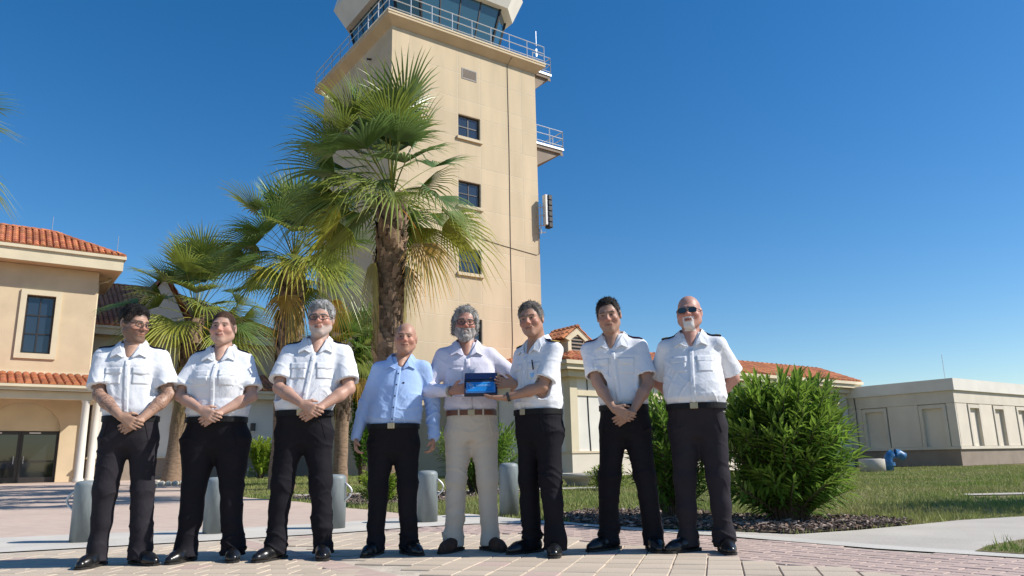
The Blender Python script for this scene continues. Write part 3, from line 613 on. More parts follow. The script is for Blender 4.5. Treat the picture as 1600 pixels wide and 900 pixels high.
# ------------------------------------------------------------------ bollards
def bollard(x, y, h, side, label):
    o = empty('bollard', (x, y, 0), 0, label, 'bollard', 'steel bollards along the concrete band'); r = .115
    b = MB(); b.lathe([(r, 0), (r, h-.05), (r*.97, h-.03), (r*.86, h-.012), (r*.6, h-.002), (.02, h)], 28); ob = b.build('post', 'bollard', o, True)
    b = MB(); pts = [(side*(r-.01+.075*math.sin(math.pi*k/10)), -.03*(1 if side > 0 else .3), h*.50+h*.34*k/10) for k in range(11)]; b.tube(pts, .011, 7); b.build('handle', 'steel', o, True)
bollard(-3.88, 7.08, .53, -1, 'grey steel bollard with loop handle beside the leftmost person')
bollard(-2.94, 7.69, .53, -1, 'grey steel bollard behind the legs of the second person from left')
bollard(-1.86, 8.02, .53, 1, 'grey steel bollard with loop handle behind the third person from left')
bollard(-0.98, 8.63, .545, 1, 'grey steel bollard with curved handle between blue shirt and beige trousers')
bollard(-0.085, 9.28, .61, -1, 'grey steel bollard right of the beige trousers')
# ------------------------------------------------------------------ small concrete and pipe works
o = empty('round_planter', (1.55, 19.6, -.01), 0, 'low round concrete planter on the lawn before the wing', 'planter')
b = MB(); b.lathe([(.25, 0), (.27, .06), (.33, .16), (.55, .24), (.56, .32), (.48, .32), (.44, .27)], 24); b.build('bowl', 'concrete', o, True)
o = empty('well_ring', (13.2, 28.8, 0), 0, 'concrete well ring beside the blue pipe bend on the lawn', 'well')
b = MB(); b.lathe([(.45, 0), (.45, .44), (.43, .46)], 28); b.build('ring', 'concrete', o, True); b = MB(); b.lathe([(.34, .461), (.34, .475)], 24); b.build('lid', 'concrete', o)
o = empty('well_ring', (12.5, 30.2, 0), 0, 'smaller concrete well ring near the oleander, left of the other', 'well')
b = MB(); b.lathe([(.2, 0), (.2, .33), (.19, .35)], 20); b.build('ring', 'concrete', o, True); b = MB(); b.lathe([(.14, .351), (.14, .365)], 16); b.build('lid', 'concrete', o)
o = empty('pipe_bend', (14.1, 29.4, 0), 0, 'blue painted pipe bend rising from the lawn', 'pipe')
b = MB(); b.tube([(0, 0, 0), (0, 0, .35)]+[(.3-.3*math.cos(a), 0, .35+.3*math.sin(a)) for a in (.4, .8, 1.2, 1.6, 2.0, 2.4)]+[(.62, 0, .5)], .17, 14); b.build('pipe', 'bluepipe', o, True)
b = MB(); b.lathe([(.24, .20), (.24, .26)], 18); b.lathe([(.24, .27), (.24, .32)], 18); b.build('flange', 'bluepipe', o)
o = empty('valve_post', (12.15, 30.4, 0), 0, 'small blue valve post by the smaller well ring', 'valve')
b = MB(); b.tube([(0, 0, 0), (0, 0, .35)], .06, 8); b.build('stem', 'bluepipe', o); b = MB(); b.lathe([(.1, .35), (.1, .42)], 10); b.build('cap', 'bluepipe', o)
o = empty('bike_rack', AB(11.6, 39.6, .11), BROT, 'row of steel bicycle hoops by the low wing wall', 'bike rack')
for k in range(5):
    b = MB(); b.tube([(k*.45, 0, 0), (k*.45, 0, .35)]+[(k*.45+.15-.15*math.cos(a), 0, .35+.15*math.sin(a)) for a in (.5, 1.05, 1.57, 2.1, 2.64)]+[(k*.45+.3, 0, .35), (k*.45+.3, 0, 0)], .022, 6); b.build('hoop', 'steel', o, True)
# ------------------------------------------------------------------ palms
M('frond', (0.165, 0.23, 0.055), 0.38, 0.1, 3, 0, attr='Col', trans=0.32, spec=0.6)
M('trunkm', (0.30, 0.20, 0.13), 0.95, 0.2, 9, 0.8, 25, stretch=(1, 1, 2.5), detail=9)
M('bootm', (0.20, 0.14, 0.10), 0.95, 0.1, 8, 0.6, 30, attr='Col')
M('ring_stone', (0.62, 0.57, 0.48), 0.9, 0.12, 8, 0.3)
def make_frond(rng, p0, az, el, Lp, R, droop, col, nseg=30, thread=True):
    """one fan leaf: petiole + pleated blade with splitting, drooping tips. returns verts, faces, colours"""
    V = []; F = []; C = []
    d = Vector((math.cos(az)*math.cos(el), math.sin(az)*math.cos(el), math.sin(el))); p = Vector(p0)
    side = Vector((-math.sin(az), math.cos(az), 0)); pts = [p.copy()]; n = 6
    for i in range(n):
        p = p+d*(Lp/n); d = (d-Vector((0, 0, 1))*droop*0.10).normalized(); pts.append(p.copy())
    pc = (col[0]*1.35, col[1]*1.1, col[2]*.9)
    for i, q in enumerate(pts):                       # petiole as a flat three-sided strip
        w_ = .022*(1-.55*i/n); up = side.cross(d).normalized()
        for o_ in (side*w_, -side*w_, up*-w_*.8): V.append(tuple(q+o_)); C.append(pc)
    for i in range(n):
        for k in range(3): F.append((i*3+k, i*3+(k+1) % 3, i*3+3+(k+1) % 3, i*3+3+k))
    h0 = pts[-1]; x = d; up = side.cross(x).normalized()
    if up.z < 0: up = -up
    roll = rng.uniform(-.35, .35); y = (side*math.cos(roll)+up*math.sin(roll)).normalized(); nrm = x.cross(y).normalized()
    if nrm.dot(up) < 0: nrm = -nrm
    span = math.radians(rng.uniform(70, 100))
    ts = (0.0, .22, .48, .75, 1.0); ws = (.0, .52, .60, .30, .02)
    for s in range(nseg):
        f = -1+2*(s+.5)/nseg; ph = f*span; dr = (x*math.cos(ph)+y*math.sin(ph)+nrm*(.48*abs(f)-.08)).normalized()
        Ls = R*(.62+.38*math.cos(ph))*rng.uniform(.86, 1.08); hw = R*.5*span*1.05/nseg*1.2
        tdir = nrm.cross(dr).normalized(); k0 = len(V); tip = rng.uniform(.6, 1.6)
        g = rng.uniform(.82, 1.18)
        for t, wv in zip(ts, ws):
            q = h0+dr*(Ls*t)-Vector((0, 0, 1))*(droop*Ls*(.16*t*t+.42*tip*max(0, t-.45)**2*2))
            fold = nrm*(hw*wv*.5)
            c = tuple(cc*g*(1+.45*t*t) if t > .7 else cc*g for cc in col)
            if t == 1.0: c = (c[0]*1.5+.06, c[1]*1.15+.04, c[2]+.02)
            V += [tuple(q-tdir*hw*wv), tuple(q+fold), tuple(q+tdir*hw*wv)]; C += [c, c, c]
        for i in range(4):
            a = k0+i*3; F += [(a, a+1, a+4, a+3), (a+1, a+2, a+5, a+4)]
    return V, F, C
GREEN = [(1.0, 1.0, 1.0), (1.25, 1.12, .9), (.8, .92, 1.0), (1.5, 1.3, .9), (.95, 1.12, 1.05)]
YEL = (2.5, 1.7, 1.0); DEAD = (3.1, 1.35, 1.2); DRY = (2.3, 1.35, 1.5)
def palm(x, y, zc, rad, R, label, seed, nf=44, ndead=5, bare=0.45, lean=(0, 0), hang=4, trunk_r=.27):
    rng = random.Random(seed); z0 = float(gz(x, y))-.02
    o = empty('fan_palm', (x, y, z0), 0, label, 'palm tree', 'fan palms in front of the tower'); zc -= z0
    b = MB(); prof = []; nz = 26; nk = 18; vs = []; fs = []
    for i in range(nz+1):
        t = i/nz; r = trunk_r*(1.18-.18*min(1, t*6))*(1.0 if t < bare else 1.0)*(1+.03*rng.uniform(-1, 1)); zz = zc*t
        for k in range(nk):
            a = 2*math.pi*k/nk; rr = r*(1+.03*math.sin(5*a+i)); vs.append((lean[0]*t+rr*math.cos(a), lean[1]*t+rr*math.sin(a), zz))
    for i in range(nz):
        for k in range(nk): fs.append((i*nk+k, i*nk+(k+1) % nk, (i+1)*nk+(k+1) % nk, (i+1)*nk+k))
    b.add(vs, fs); tr = b.build('trunk', 'trunkm', o, True)
    V = []; F = []; C = []; k = 0                       # leaf-base boots on the upper trunk
    nb = int((1-bare)*zc/.052)
    for i in range(nb):
        for j in range(5):
            zz = zc*bare+(i+j*.2)*.052; 
            if zz > zc-.05: continue
            t = zz/zc; a = i*2.399+j*1.2566+rng.uniform(-.12, .12); r0 = trunk_r*.97; cx, cy = lean[0]*t, lean[1]*t
            d = Vector((math.cos(a), math.sin(a), 0)); s = Vector((-math.sin(a), math.cos(a), 0)); up = Vector((0, 0, 1)); w_ = rng.uniform(.06, .095); ln = rng.uniform(.10, .22); out = rng.uniform(.03, .10)
            p = Vector((cx, cy, zz))+d*r0; q = p+up*ln+d*out; n0 = len(V)
            V += [tuple(p-s*w_), tuple(p+s*w_), tuple(q+s*w_*.55), tuple(q-s*w_*.55), tuple(p+d*.045-s*w_*.3), tuple(q-d*.035)]
            g = rng.choice([.5, .8, 1.0, 1.4, 1.9]); C += [(g, g*.95, g*.9)]*6
            F += [(n0, n0+1, n0+4, n0+4), (n0+1, n0+2, n0+4, n0+4), (n0+2, n0+3, n0+4, n0+4), (n0+3, n0, n0+4, n0+4), (n0+2, n0+3, n0+5, n0+5)]
    F = [f_[:3] for f_ in F]
    tag(npmesh('leaf_bases', V, F, 'bootm', tr, cols=C), kind='stuff')
    top = Vector((lean[0], lean[1], zc))
    Lp = (rad-R*.85)
    for i in range(nf):
        u_ = (i+.5)/nf; el = math.radians(88-104*u_**1.0)+rng.uniform(-.12, .12); az = i*2.39996+rng.uniform(-.25, .25)
        if seed == 3 and math.cos(az) > .35 and math.radians(4) < el < math.radians(66): az += math.pi*.62
        if seed == 3 and math.cos(az) > .3: el = max(el, math.radians(-6))
        col = rng.choice(GREEN) if u_ < .86 else rng.choice([GREEN[3], YEL, (2.2, 1.6, 1), GREEN[1]])
        V, F, C = make_frond(rng, top+Vector((0, 0, .12*(1-u_))), az, el, Lp*rng.uniform(.72, 1.15)*(.75+.25*math.sin(math.pi*min(1, u_*1.3))), R*rng.uniform(.85, 1.15), .2+.75*u_, col, rng.choice([26, 30, 34]))
        npmesh('frond', V, F, 'frond', o, cols=C)
    for i in range(ndead+hang):
        az = i*2.2+rng.uniform(-.3, .3)+seed*1.0-3.6*(seed == 3); hg = i >= ndead; el = math.radians(-68 if hg else -28)+rng.uniform(-.1, .1); col = DRY if hg else DEAD
        V, F, C = make_frond(rng, top-Vector((0, 0, .1)), az, el, Lp*(.9 if not hg else .8), R*(.62 if not hg else .8), 2.6 if hg else 1.7, col, 22)
        if hg:                                            # folded dead leaves hanging against the trunk
            V = np.array(V); hp = V[18:].mean(0); c0 = V[0:3].mean(0); ax = np.array([V[18:, 0].mean(), V[18:, 1].mean()]); V[21:, 0] = ax[0]+(V[21:, 0]-ax[0])*.38; V[21:, 1] = ax[1]+(V[21:, 1]-ax[1])*.38
        npmesh('dry_frond', V, F, 'frond', o, cols=C)
    return o
palm(-2.5, 14.8, 5.95, 2.95, 1.45, 'tall fan palm with shaggy trunk standing before the tower', 3, 48, 2, .44, (0.06, 0), 3, .275)
palm(-5.9, 19.6, 5.95, 2.75, 1.42, 'fan palm with thick skirt of dry leaves, second from the tower', 11, 42, 2, .5, (.05, 0), 4, .29)
palm(-11.1, 25.0, 5.5, 3.3, 1.65, 'fan palm with pale stone ring at its foot, behind the second person from left', 23, 42, 2, .55, (.4, 0), 2, .26)
palm(-5.1, 22.6, 3.75, 1.75, 1.0, 'short young fan palm behind the slim green cypress', 31, 30, 2, .5, (0, 0), 1, .2)
palm(-12.85, 13.6, 7.0, 3.0, 1.5, 'fan palm at the left edge of the photo, only leaf tips in view', 41, 36, 2, .6, (.2, 0), 2, .27)
o = empty('stone_ring', (-11.1, 25, .11), 0, 'ring of pale stones round the foot of a palm', 'stones')
for k in range(26):
    a = 2*math.pi*k/26; rr = .85+random.uniform(-.05, .05); s_ = random.uniform(.09, .14); vs = []
    b = MB(); b.lathe([(s_*.6, -.02), (s_, .04), (s_*.85, .10), (s_*.35, .14)], 7, (rr*math.cos(a), rr*math.sin(a), 0)); b.build('stone', 'ring_stone', o, True)
# ------------------------------------------------------------------ oleanders and shrubs
M('oleander', (0.165, 0.31, 0.05), 0.42, 0.1, 2, 0, attr='Col', trans=0.42, spec=0.55)
M('stemm', (0.14, 0.10, 0.065), 0.9, 0.2, 8, 0.3)
def oleander(name, x, y, h, r, nshoot, label, seed, leaf=.13, cat='shrub', lw=.011, col=(1, 1, 1), taper=.55, group=None, density=1.0, z0=None):
    rng = random.Random(seed); nr = np.random.default_rng(seed); o = empty(name, (x, y, float(gz(x, y)) if z0 is None else z0), 0, label, cat, group)
    st = MB(); V = []; F = []; C = []
    for i in range(nshoot):
        a = i*2.39996; f = math.sqrt((i+.5)/nshoot); ex = f*r; hh = h*(1-.30*f**4)*rng.uniform(.74, 1.03)
        bx, by = .22*ex*math.cos(a), .22*ex*math.sin(a); tx, ty = ex*math.cos(a)+rng.uniform(-.06, .06), ex*math.sin(a)+rng.uniform(-.06, .06)
        if rng.random() < .3: hh *= rng.uniform(.35, .8)
        pts = []
        for k in range(7):
            t = k/6; q = t**1.5; pts.append(Vector((bx+(tx-bx)*q, by+(ty-by)*q, hh*(t**.85))))
        st.tube(pts, [.011*(1-.75*k/6) for k in range(7)], 4, False)
        nl = int(36*density*(.6+.6*hh/h)); 
        for k in range(nl):
            t = .22+.78*(k/nl)**.85; s = t*6; i0 = min(5, int(s)); p = pts[i0].lerp(pts[i0+1], s-i0); dd = (pts[i0+1]-pts[i0]).normalized()
            la = k*2.1+rng.uniform(-.3, .3); e1 = dd.cross(Vector((0.3, .2, 1))).normalized(); e2 = dd.cross(e1); sp = rng.uniform(.55, 1.15) if t < .93 else rng.uniform(.15, .6)
            d = (dd*math.cos(sp)+(e1*math.cos(la)+e2*math.sin(la))*math.sin(sp)).normalized(); L = leaf*rng.uniform(.7, 1.2); W_ = lw*rng.uniform(.8, 1.2)
            sd = d.cross(Vector((0, 0, 1)));  sd = sd.normalized() if sd.length > .05 else e1
            g = rng.uniform(.7, 1.25)*(1.15 if t > .85 else 1.0); c = (g*col[0]*(1.2 if t > .85 else 1), g*col[1], g*col[2]*.9)
            n0 = len(V); m = p+d*L*.5-Vector((0, 0, L*.04)); e = p+d*L-Vector((0, 0, L*.14)); up = sd.cross(d)*W_*.5
            V += [tuple(p), tuple(m-sd*W_+up), tuple(m), tuple(m+sd*W_+up), tuple(e)]; C += [c]*5
            F += [(n0, n0+1, n0+2), (n0, n0+2, n0+3), (n0+1, n0+4, n0+2), (n0+2, n0+4, n0+3)]
    st.build('stem', 'stemm', o); tag(npmesh('foliage', V, F, 'oleander', o, cols=C), kind='stuff'); return o
oleander('oleander_bush', 2.58, 7.45, 1.36, .64, 430, 'large bright green oleander bush at right of the group', 5, .175, lw=.0165, density=1.1)
oleander('oleander_bush', 1.62, 8.1, 1.3, .46, 220, 'oleander bush seen between the two rightmost people', 6, .14, lw=.015, col=(.85, .92, .95))
oleander('oleander_bush', -.72, 15.9, 1.45, .95, 150, 'oleander bush behind the person in beige trousers', 8, .2, lw=.018)
oleander('garden_shrub', 1.95, 16.5, .5, .45, 40, 'small low shrub on the lawn by the round planter', 9, .12, lw=.02, col=(1.2, 1, .9))
oleander('garden_shrub', -2.15, 12.4, .55, .4, 40, 'small leafy shrub seen between the legs of the person in blue shirt', 10, .1, lw=.02, col=(1.3, 1.1, .9))
oleander('garden_shrub', -11.0, 33.5, 1.7, .55, 60, 'light green young shrub by the wall lamp', 12, .28, lw=.04, col=(1.5, 1.25, 1))
oleander('garden_shrub', -10.2, 33.9, 1.6, .6, 70, 'dark green rounded shrub next to the light green one', 13, .25, lw=.05, col=(.8, .9, .8))
oleander('cypress', -4.62, 23.4, 5.4, .42, 170, 'slim dark cypress left of the person in light blue shirt', 14, .22, 'cypress', .035, (.6, .75, .6), density=1.3)
# shade tree to the right, outside the view, that throws the shadow over the lawn
o = empty('shade_tree', (11.6, 8.7, -.014), 0, 'broad shade tree just outside the right edge', 'tree')
b = MB(); b.tube([(0, 0, 0), (.05, 0, 1.2), (.0, .05, 2.6)], [.16, .13, .1], 8)
for k in range(7): a = k*.9; b.tube([(0, .03, 1.6+.15*k), (.9*math.cos(a), .9*math.sin(a), 2.8+.2*k), (1.6*math.cos(a), 1.6*math.sin(a), 3.4+.2*k)], [.07, .045, .015], 6)
b.build('trunk', 'stemm', o)
n_ = 9000; th = RNG.uniform(0, 6.283, n_); ph = np.arccos(RNG.uniform(-1, 1, n_)); rr = RNG.random(n_)**.4; cl = 1+.25*np.sin(3*th)*np.sin(4*ph)
c_ = np.stack([2.3*rr*cl*np.sin(ph)*np.cos(th), 1.5*rr*cl*np.sin(ph)*np.sin(th), 3.9+1.3*rr*cl*np.cos(ph)], 1)
d1 = RNG.normal(size=(n_, 3)); d1 /= np.linalg.norm(d1, axis=1)[:, None]; d2 = np.cross(d1, RNG.normal(size=(n_, 3))); d2 /= np.linalg.norm(d2, axis=1)[:, None]
V = np.stack([c_-d1*.07, c_+d2*.03, c_+d1*.07, c_-d2*.03], 1).reshape(-1, 3); tag(npmesh('crown', V, np.arange(4*n_).reshape(-1, 4), 'oleander', o, cols=np.tile([1, .95, .9], (4*n_, 1))), kind='stuff')
# ------------------------------------------------------------------ signed-distance modelling for people
def smin(a, b, k):
    if k <= 0: return np.minimum(a, b)
    h = np.maximum(k-np.abs(a-b), 0)/k; return np.minimum(a, b)-h*h*(k*.25)
def d_cone(X, Y, Z, a, b, r1, r2):
    ba = [b[i]-a[i] for i in range(3)]; L2 = max(sum(c*c for c in ba), 1e-9)
    px, py, pz = X-a[0], Y-a[1], Z-a[2]; t = np.clip((px*ba[0]+py*ba[1]+pz*ba[2])/L2, 0, 1)
    return np.sqrt((px-t*ba[0])**2+(py-t*ba[1])**2+(pz-t*ba[2])**2)-(r1+(r2-r1)*t)
def d_ell(X, Y, Z, c, r):
    x, y, z = (X-c[0])/r[0], (Y-c[1])/r[1], (Z-c[2])/r[2]; n = np.sqrt(x*x+y*y+z*z)+1e-6
    g = np.sqrt((x/r[0])**2+(y/r[1])**2+(z/r[2])**2)+1e-6; return n*(n-1)/g
class Field:
    def __init__(s, lo, hi, h):
        s.lo = np.array(lo, float); s.h = h; s.n = np.ceil((np.array(hi)-s.lo)/h).astype(int)+1; s.d = np.full(s.n, .25, np.float32)
        s.ax = [s.lo[i]+h*np.arange(s.n[i]) for i in range(3)]
    def blk(s, lo, hi, m=0.03):
        i0 = np.clip(((np.array(lo)-m-s.lo)/s.h).astype(int), 0, s.n-2); i1 = np.clip(((np.array(hi)+m-s.lo)/s.h).astype(int)+2, 1, s.n)
        sl = tuple(slice(a, max(b, a+1)) for a, b in zip(i0, i1))
        return sl, s.ax[0][sl[0]][:, None, None], s.ax[1][sl[1]][None, :, None], s.ax[2][sl[2]][None, None, :]
    def put(s, lo, hi, fn, k, op='add', m=None):
        sl, X, Y, Z = s.blk(lo, hi, (k+.02) if m is None else m); v = fn(X, Y, Z); d = s.d[sl]
        if op == 'add': s.d[sl] = smin(d, v, k)
        elif op == 'sub': s.d[sl] = -smin(-d, v, k)
        elif op == 'and': s.d[sl] = -smin(-d, -v, k)
    def cone(s, a, b, r1, r2, k=.02, op='add'):
        r = max(r1, r2); lo = [min(a[i], b[i])-r for i in range(3)]; hi = [max(a[i], b[i])+r for i in range(3)]
        s.put(lo, hi, lambda X, Y, Z: d_cone(X, Y, Z, a, b, r1, r2), k, op)
    def ell(s, c, r, k=.02, op='add'): s.put([c[i]-r[i] for i in range(3)], [c[i]+r[i] for i in range(3)], lambda X, Y, Z: d_ell(X, Y, Z, c, r), k, op)
    def loft(s, keys, k=.02, ex=2.4):
        K = np.array(keys, float); K = K[K[:, 0].argsort()]                 # z, half width, half depth, cx, cy
        def fn(X, Y, Z):
            zz = Z.ravel(); w_, d_, cx, cy = [np.interp(zz, K[:, 0], K[:, i])[None, None, :] for i in (1, 2, 3, 4)]
            q = (np.abs((X-cx)/w_)**ex+np.abs((Y-cy)/d_)**ex)**(1/ex); r = (q-1)*np.minimum(w_, d_)
            cap = np.maximum(K[0, 0]-Z, Z-K[-1, 0]); return -smin(-r, -cap, .02)
        wm = K[:, 1].max(); dm = (K[:, 2]+np.abs(K[:, 4])).max(); s.put([K[:, 3].min()-wm, -dm, K[0, 0]], [K[:, 3].max()+wm, dm, K[-1, 0]], fn, k)
    def local(s, R, c, ext, fn, k, op='add'):
        """fn in a rotated frame: R columns are the local axes"""
        c = np.array(c)
        def g(X, Y, Z):
            x, y, z = X-c[0], Y-c[1], Z-c[2]
            return fn(R[0, 0]*x+R[1, 0]*y+R[2, 0]*z, R[0, 1]*x+R[1, 1]*y+R[2, 1]*z, R[0, 2]*x+R[1, 2]*y+R[2, 2]*z)
        s.put(c-ext, c+ext, g, k, op)
    def noise(s, amp, freq, seed, zr=None, aniso=(1, 1, 1)):
        r = np.random.default_rng(seed); X, Y, Z = s.ax[0][:, None, None]*aniso[0], s.ax[1][None, :, None]*aniso[1], s.ax[2][None, None, :]*aniso[2]
        m = np.abs(s.d) < .04; idx = np.nonzero(m); x, y, z = s.ax[0][idx[0]]*aniso[0], s.ax[1][idx[1]]*aniso[1], s.ax[2][idx[2]]*aniso[2]
        wx = .5/freq*np.sin(freq*.9*y+1.3*freq*z+seed); v = 0
        for i in range(5):
            k = r.normal(size=3); k /= np.linalg.norm(k); f = freq*r.uniform(.6, 1.7); v = v+np.sin(f*(k[0]*(x+wx)+k[1]*y+k[2]*(z+wx*.6))+r.uniform(0, 6))
        v = v/3
        a = amp if zr is None else amp*np.interp(s.ax[2][idx[2]], [q[0] for q in zr], [q[1] for q in zr])
        s.d[idx] += (a*v).astype(np.float32)
    def folds(s, amp, freq, seed, zr, dirs, sharp=5):
        """narrow raised creases: ridged sine bands along the given directions, faded in and out"""
        r = np.random.default_rng(seed); idx = np.nonzero(np.abs(s.d) < .035); x, y, z = [s.ax[i][idx[i]] for i in range(3)]; tot = 0
        for dv in dirs:
            dv = np.array(dv, float); dv /= np.linalg.norm(dv); ph = r.uniform(0, 6); u_ = x*dv[0]+y*dv[1]+z*dv[2]
            u_ = u_+.020*np.sin(11*x+7*z+ph)+.016*np.sin(-9*z+13*y+17*x+ph*2)+.008*np.sin(31*x-23*z+ph)
            b_ = (1-np.abs(np.sin(u_*freq+ph)))**sharp; msk = np.clip(.15+1.1*np.sin(9*x+ph*3+4*z)*np.sin(8*z+5*y+ph*1.7)+.25*np.sin(21*z+11*x+ph), 0, 1); tot = np.maximum(tot, b_*msk)
        a = amp*np.interp(z, [q[0] for q in zr], [q[1] for q in zr]); s.d[idx] -= (a*tot).astype(np.float32)
    def mesh(s, smooth=1):
        d = s.d; n = s.d < 0
        any_ = np.zeros(np.array(n.shape)-1, bool); all_ = np.ones(np.array(n.shape)-1, bool)
        for i in (0, 1):
            for j in (0, 1):
                for k in (0, 1):
                    q = n[i:n.shape[0]-1+i, j:n.shape[1]-1+j, k:n.shape[2]-1+k]; any_ |= q; all_ &= q
        I = np.nonzero(any_ & ~all_); m = len(I[0]); idx = np.full(any_.shape, -1, np.int32); idx[I] = np.arange(m)
        cor = [(i, j, k) for i in (0, 1) for j in (0, 1) for k in (0, 1)]; val = {c: d[I[0]+c[0], I[1]+c[1], I[2]+c[2]].astype(np.float64) for c in cor}
        P = np.zeros((m, 3)); N = np.zeros(m)
        for c in cor:
            for ax in range(3):
                if c[ax]: continue
                e = list(c); e[ax] = 1; e = tuple(e); a, b_ = val[c], val[e]; x = (a < 0) != (b_ < 0); t = np.where(x, a/np.where(x, a-b_, 1), 0)
                for q in range(3): P[:, q] += np.where(x, c[q]+(t if q == ax else 0), 0)
                N += x
        P = P/N[:, None]+np.stack(I, 1); V = s.lo+P*s.h; Fs = []
        for ax in range(3):
            u_, v_ = (ax+1) % 3, (ax+2) % 3; sl0 = [slice(1, -1)]*3; sl1 = [slice(1, -1)]*3; sl0[ax] = slice(0, -1); sl1[ax] = slice(1, None)
            A = n[tuple(sl0)]; B_ = n[tuple(sl1)]; J = np.nonzero(A != B_); fl = A[J]; base = [J[0].copy(), J[1].copy(), J[2].copy()]
            for q in range(3):
                if q != ax: base[q] = base[q]+1
            def cell(du, dv):
                c = [b_.copy() for b_ in base]; c[u_] = c[u_]-1+du; c[v_] = c[v_]-1+dv; return idx[c[0], c[1], c[2]]
            q = np.stack([cell(0, 0), cell(1, 0), cell(1, 1), cell(0, 1)], 1); q[~fl] = q[~fl][:, ::-1]; Fs.append(q)
        F = np.concatenate(Fs); F = F[(F >= 0).all(1)]
        for _ in range(smooth):
            acc = np.zeros_like(V); cnt = np.zeros(len(V))
            for a, b_ in ((0, 1), (1, 2), (2, 3), (3, 0)):
                for i, j in ((a, b_), (b_, a)):
                    for q in range(3): acc[:, q] += np.bincount(F[:, i], V[F[:, j], q], len(V))
                    cnt += np.bincount(F[:, i], minlength=len(V))
            V = V*.5+.5*acc/np.maximum(cnt, 1)[:, None]
        return V, F
    def front(s, x, z):
        """y of the first surface met from the front at x, z (local)"""
        i = int(round((x-s.lo[0])/s.h)); k = int(round((z-s.lo[2])/s.h)); c = s.d[np.clip(i, 0, s.n[0]-1), :, np.clip(k, 0, s.n[2]-1)]
        j = np.nonzero(c < 0)[0]
        if len(j) == 0: return None
        j = j[0]; t = c[j-1]/(c[j-1]-c[j]) if j > 0 else 0; return s.ax[1][max(j-1, 0)]+t*s.h
    def top(s, x, y):
        i = int(round((x-s.lo[0])/s.h)); j = int(round((y-s.lo[1])/s.h)); c = s.d[np.clip(i, 0, s.n[0]-1), np.clip(j, 0, s.n[1]-1), :]
        k = np.nonzero(c < 0)[0]
        return None if len(k) == 0 else s.ax[2][k[-1]]+s.h*c[k[-1]]/(c[k[-1]]-c[min(k[-1]+1, len(c)-1)]+1e-9)
def rotm(yaw, pitch, tilt):
    cy, sy, cp, sp, ct, st = math.cos(yaw), math.sin(yaw), math.cos(pitch), math.sin(pitch), math.cos(tilt), math.sin(tilt)
    Rz = np.array([[cy, -sy, 0], [sy, cy, 0], [0, 0, 1]]); Rx = np.array([[1, 0, 0], [0, cp, -sp], [0, sp, cp]]); Ry = np.array([[ct, 0, st], [0, 1, 0], [-st, 0, ct]])
    return Rz @ Ry @ Rx
def nrm(v): v = np.array(v, float); return v/np.linalg.norm(v)
def ik(Sh, T, hint, l1, l2):
    Sh, T = np.array(Sh, float), np.array(T, float); v = T-Sh; L = min(np.linalg.norm(v), (l1+l2)*.995); d = v/np.linalg.norm(v); T = Sh+d*L
    c = (l1*l1+L*L-l2*l2)/(2*l1*L); s_ = math.sqrt(max(0, 1-c*c)); h = np.array(hint, float); h -= d*h.dot(d); h = nrm(h); return Sh+d*l1*c+h*l1*s_, T
def hand(f, W_, d, n, side, curl, k=.006, scale=1.0, thumb=.6, spread=.012):
    """palm + five fingers. W_ wrist, d pointing along the hand, n palm normal (fingers curl towards it), side = +1/-1 thumb side along a"""
    d = nrm(d); n = np.array(n, float); n = nrm(n-d*n.dot(d)); a = np.cross(d, n)*side; q = scale; W_ = np.array(W_)
    for t in (-.026, -.009, .009, .026):
        f.cone(W_+a*t*.55*q+d*.012, W_+a*t*q*1.05+d*.088*q, .0155*q, .0125*q, .012)
    tips = []
    lens = [.070, .080, .075, .058]
    for i, t in enumerate((.030, .0105, -.0095, -.029)):
        p = W_+a*t*q+d*.090*q; dd = d+a*(t/.03)*.06; L = lens[i]*q; c = curl*(1+.08*i); b_ = .0
        for fr, r in ((.46, .0088), (.30, .0082), (.24, .0072)):
            b_ += c*.55; v = nrm(dd*math.cos(b_)+n*math.sin(b_)); p2 = p+v*L*fr; f.cone(p, p2, r*q, (r-.0007)*q, k); p = p2
        tips.append(p)
    p = W_+a*.024*q+d*.022*q; v = nrm(d*.75+a*.62+n*thumb*.35); p2 = p+v*.045*q; f.cone(p, p2, .013*q, .0105*q, .010); v = nrm(d*.9+a*.22+n*thumb); p3 = p2+v*.034*q; f.cone(p2, p3, .0102*q, .0085*q, k); return tips
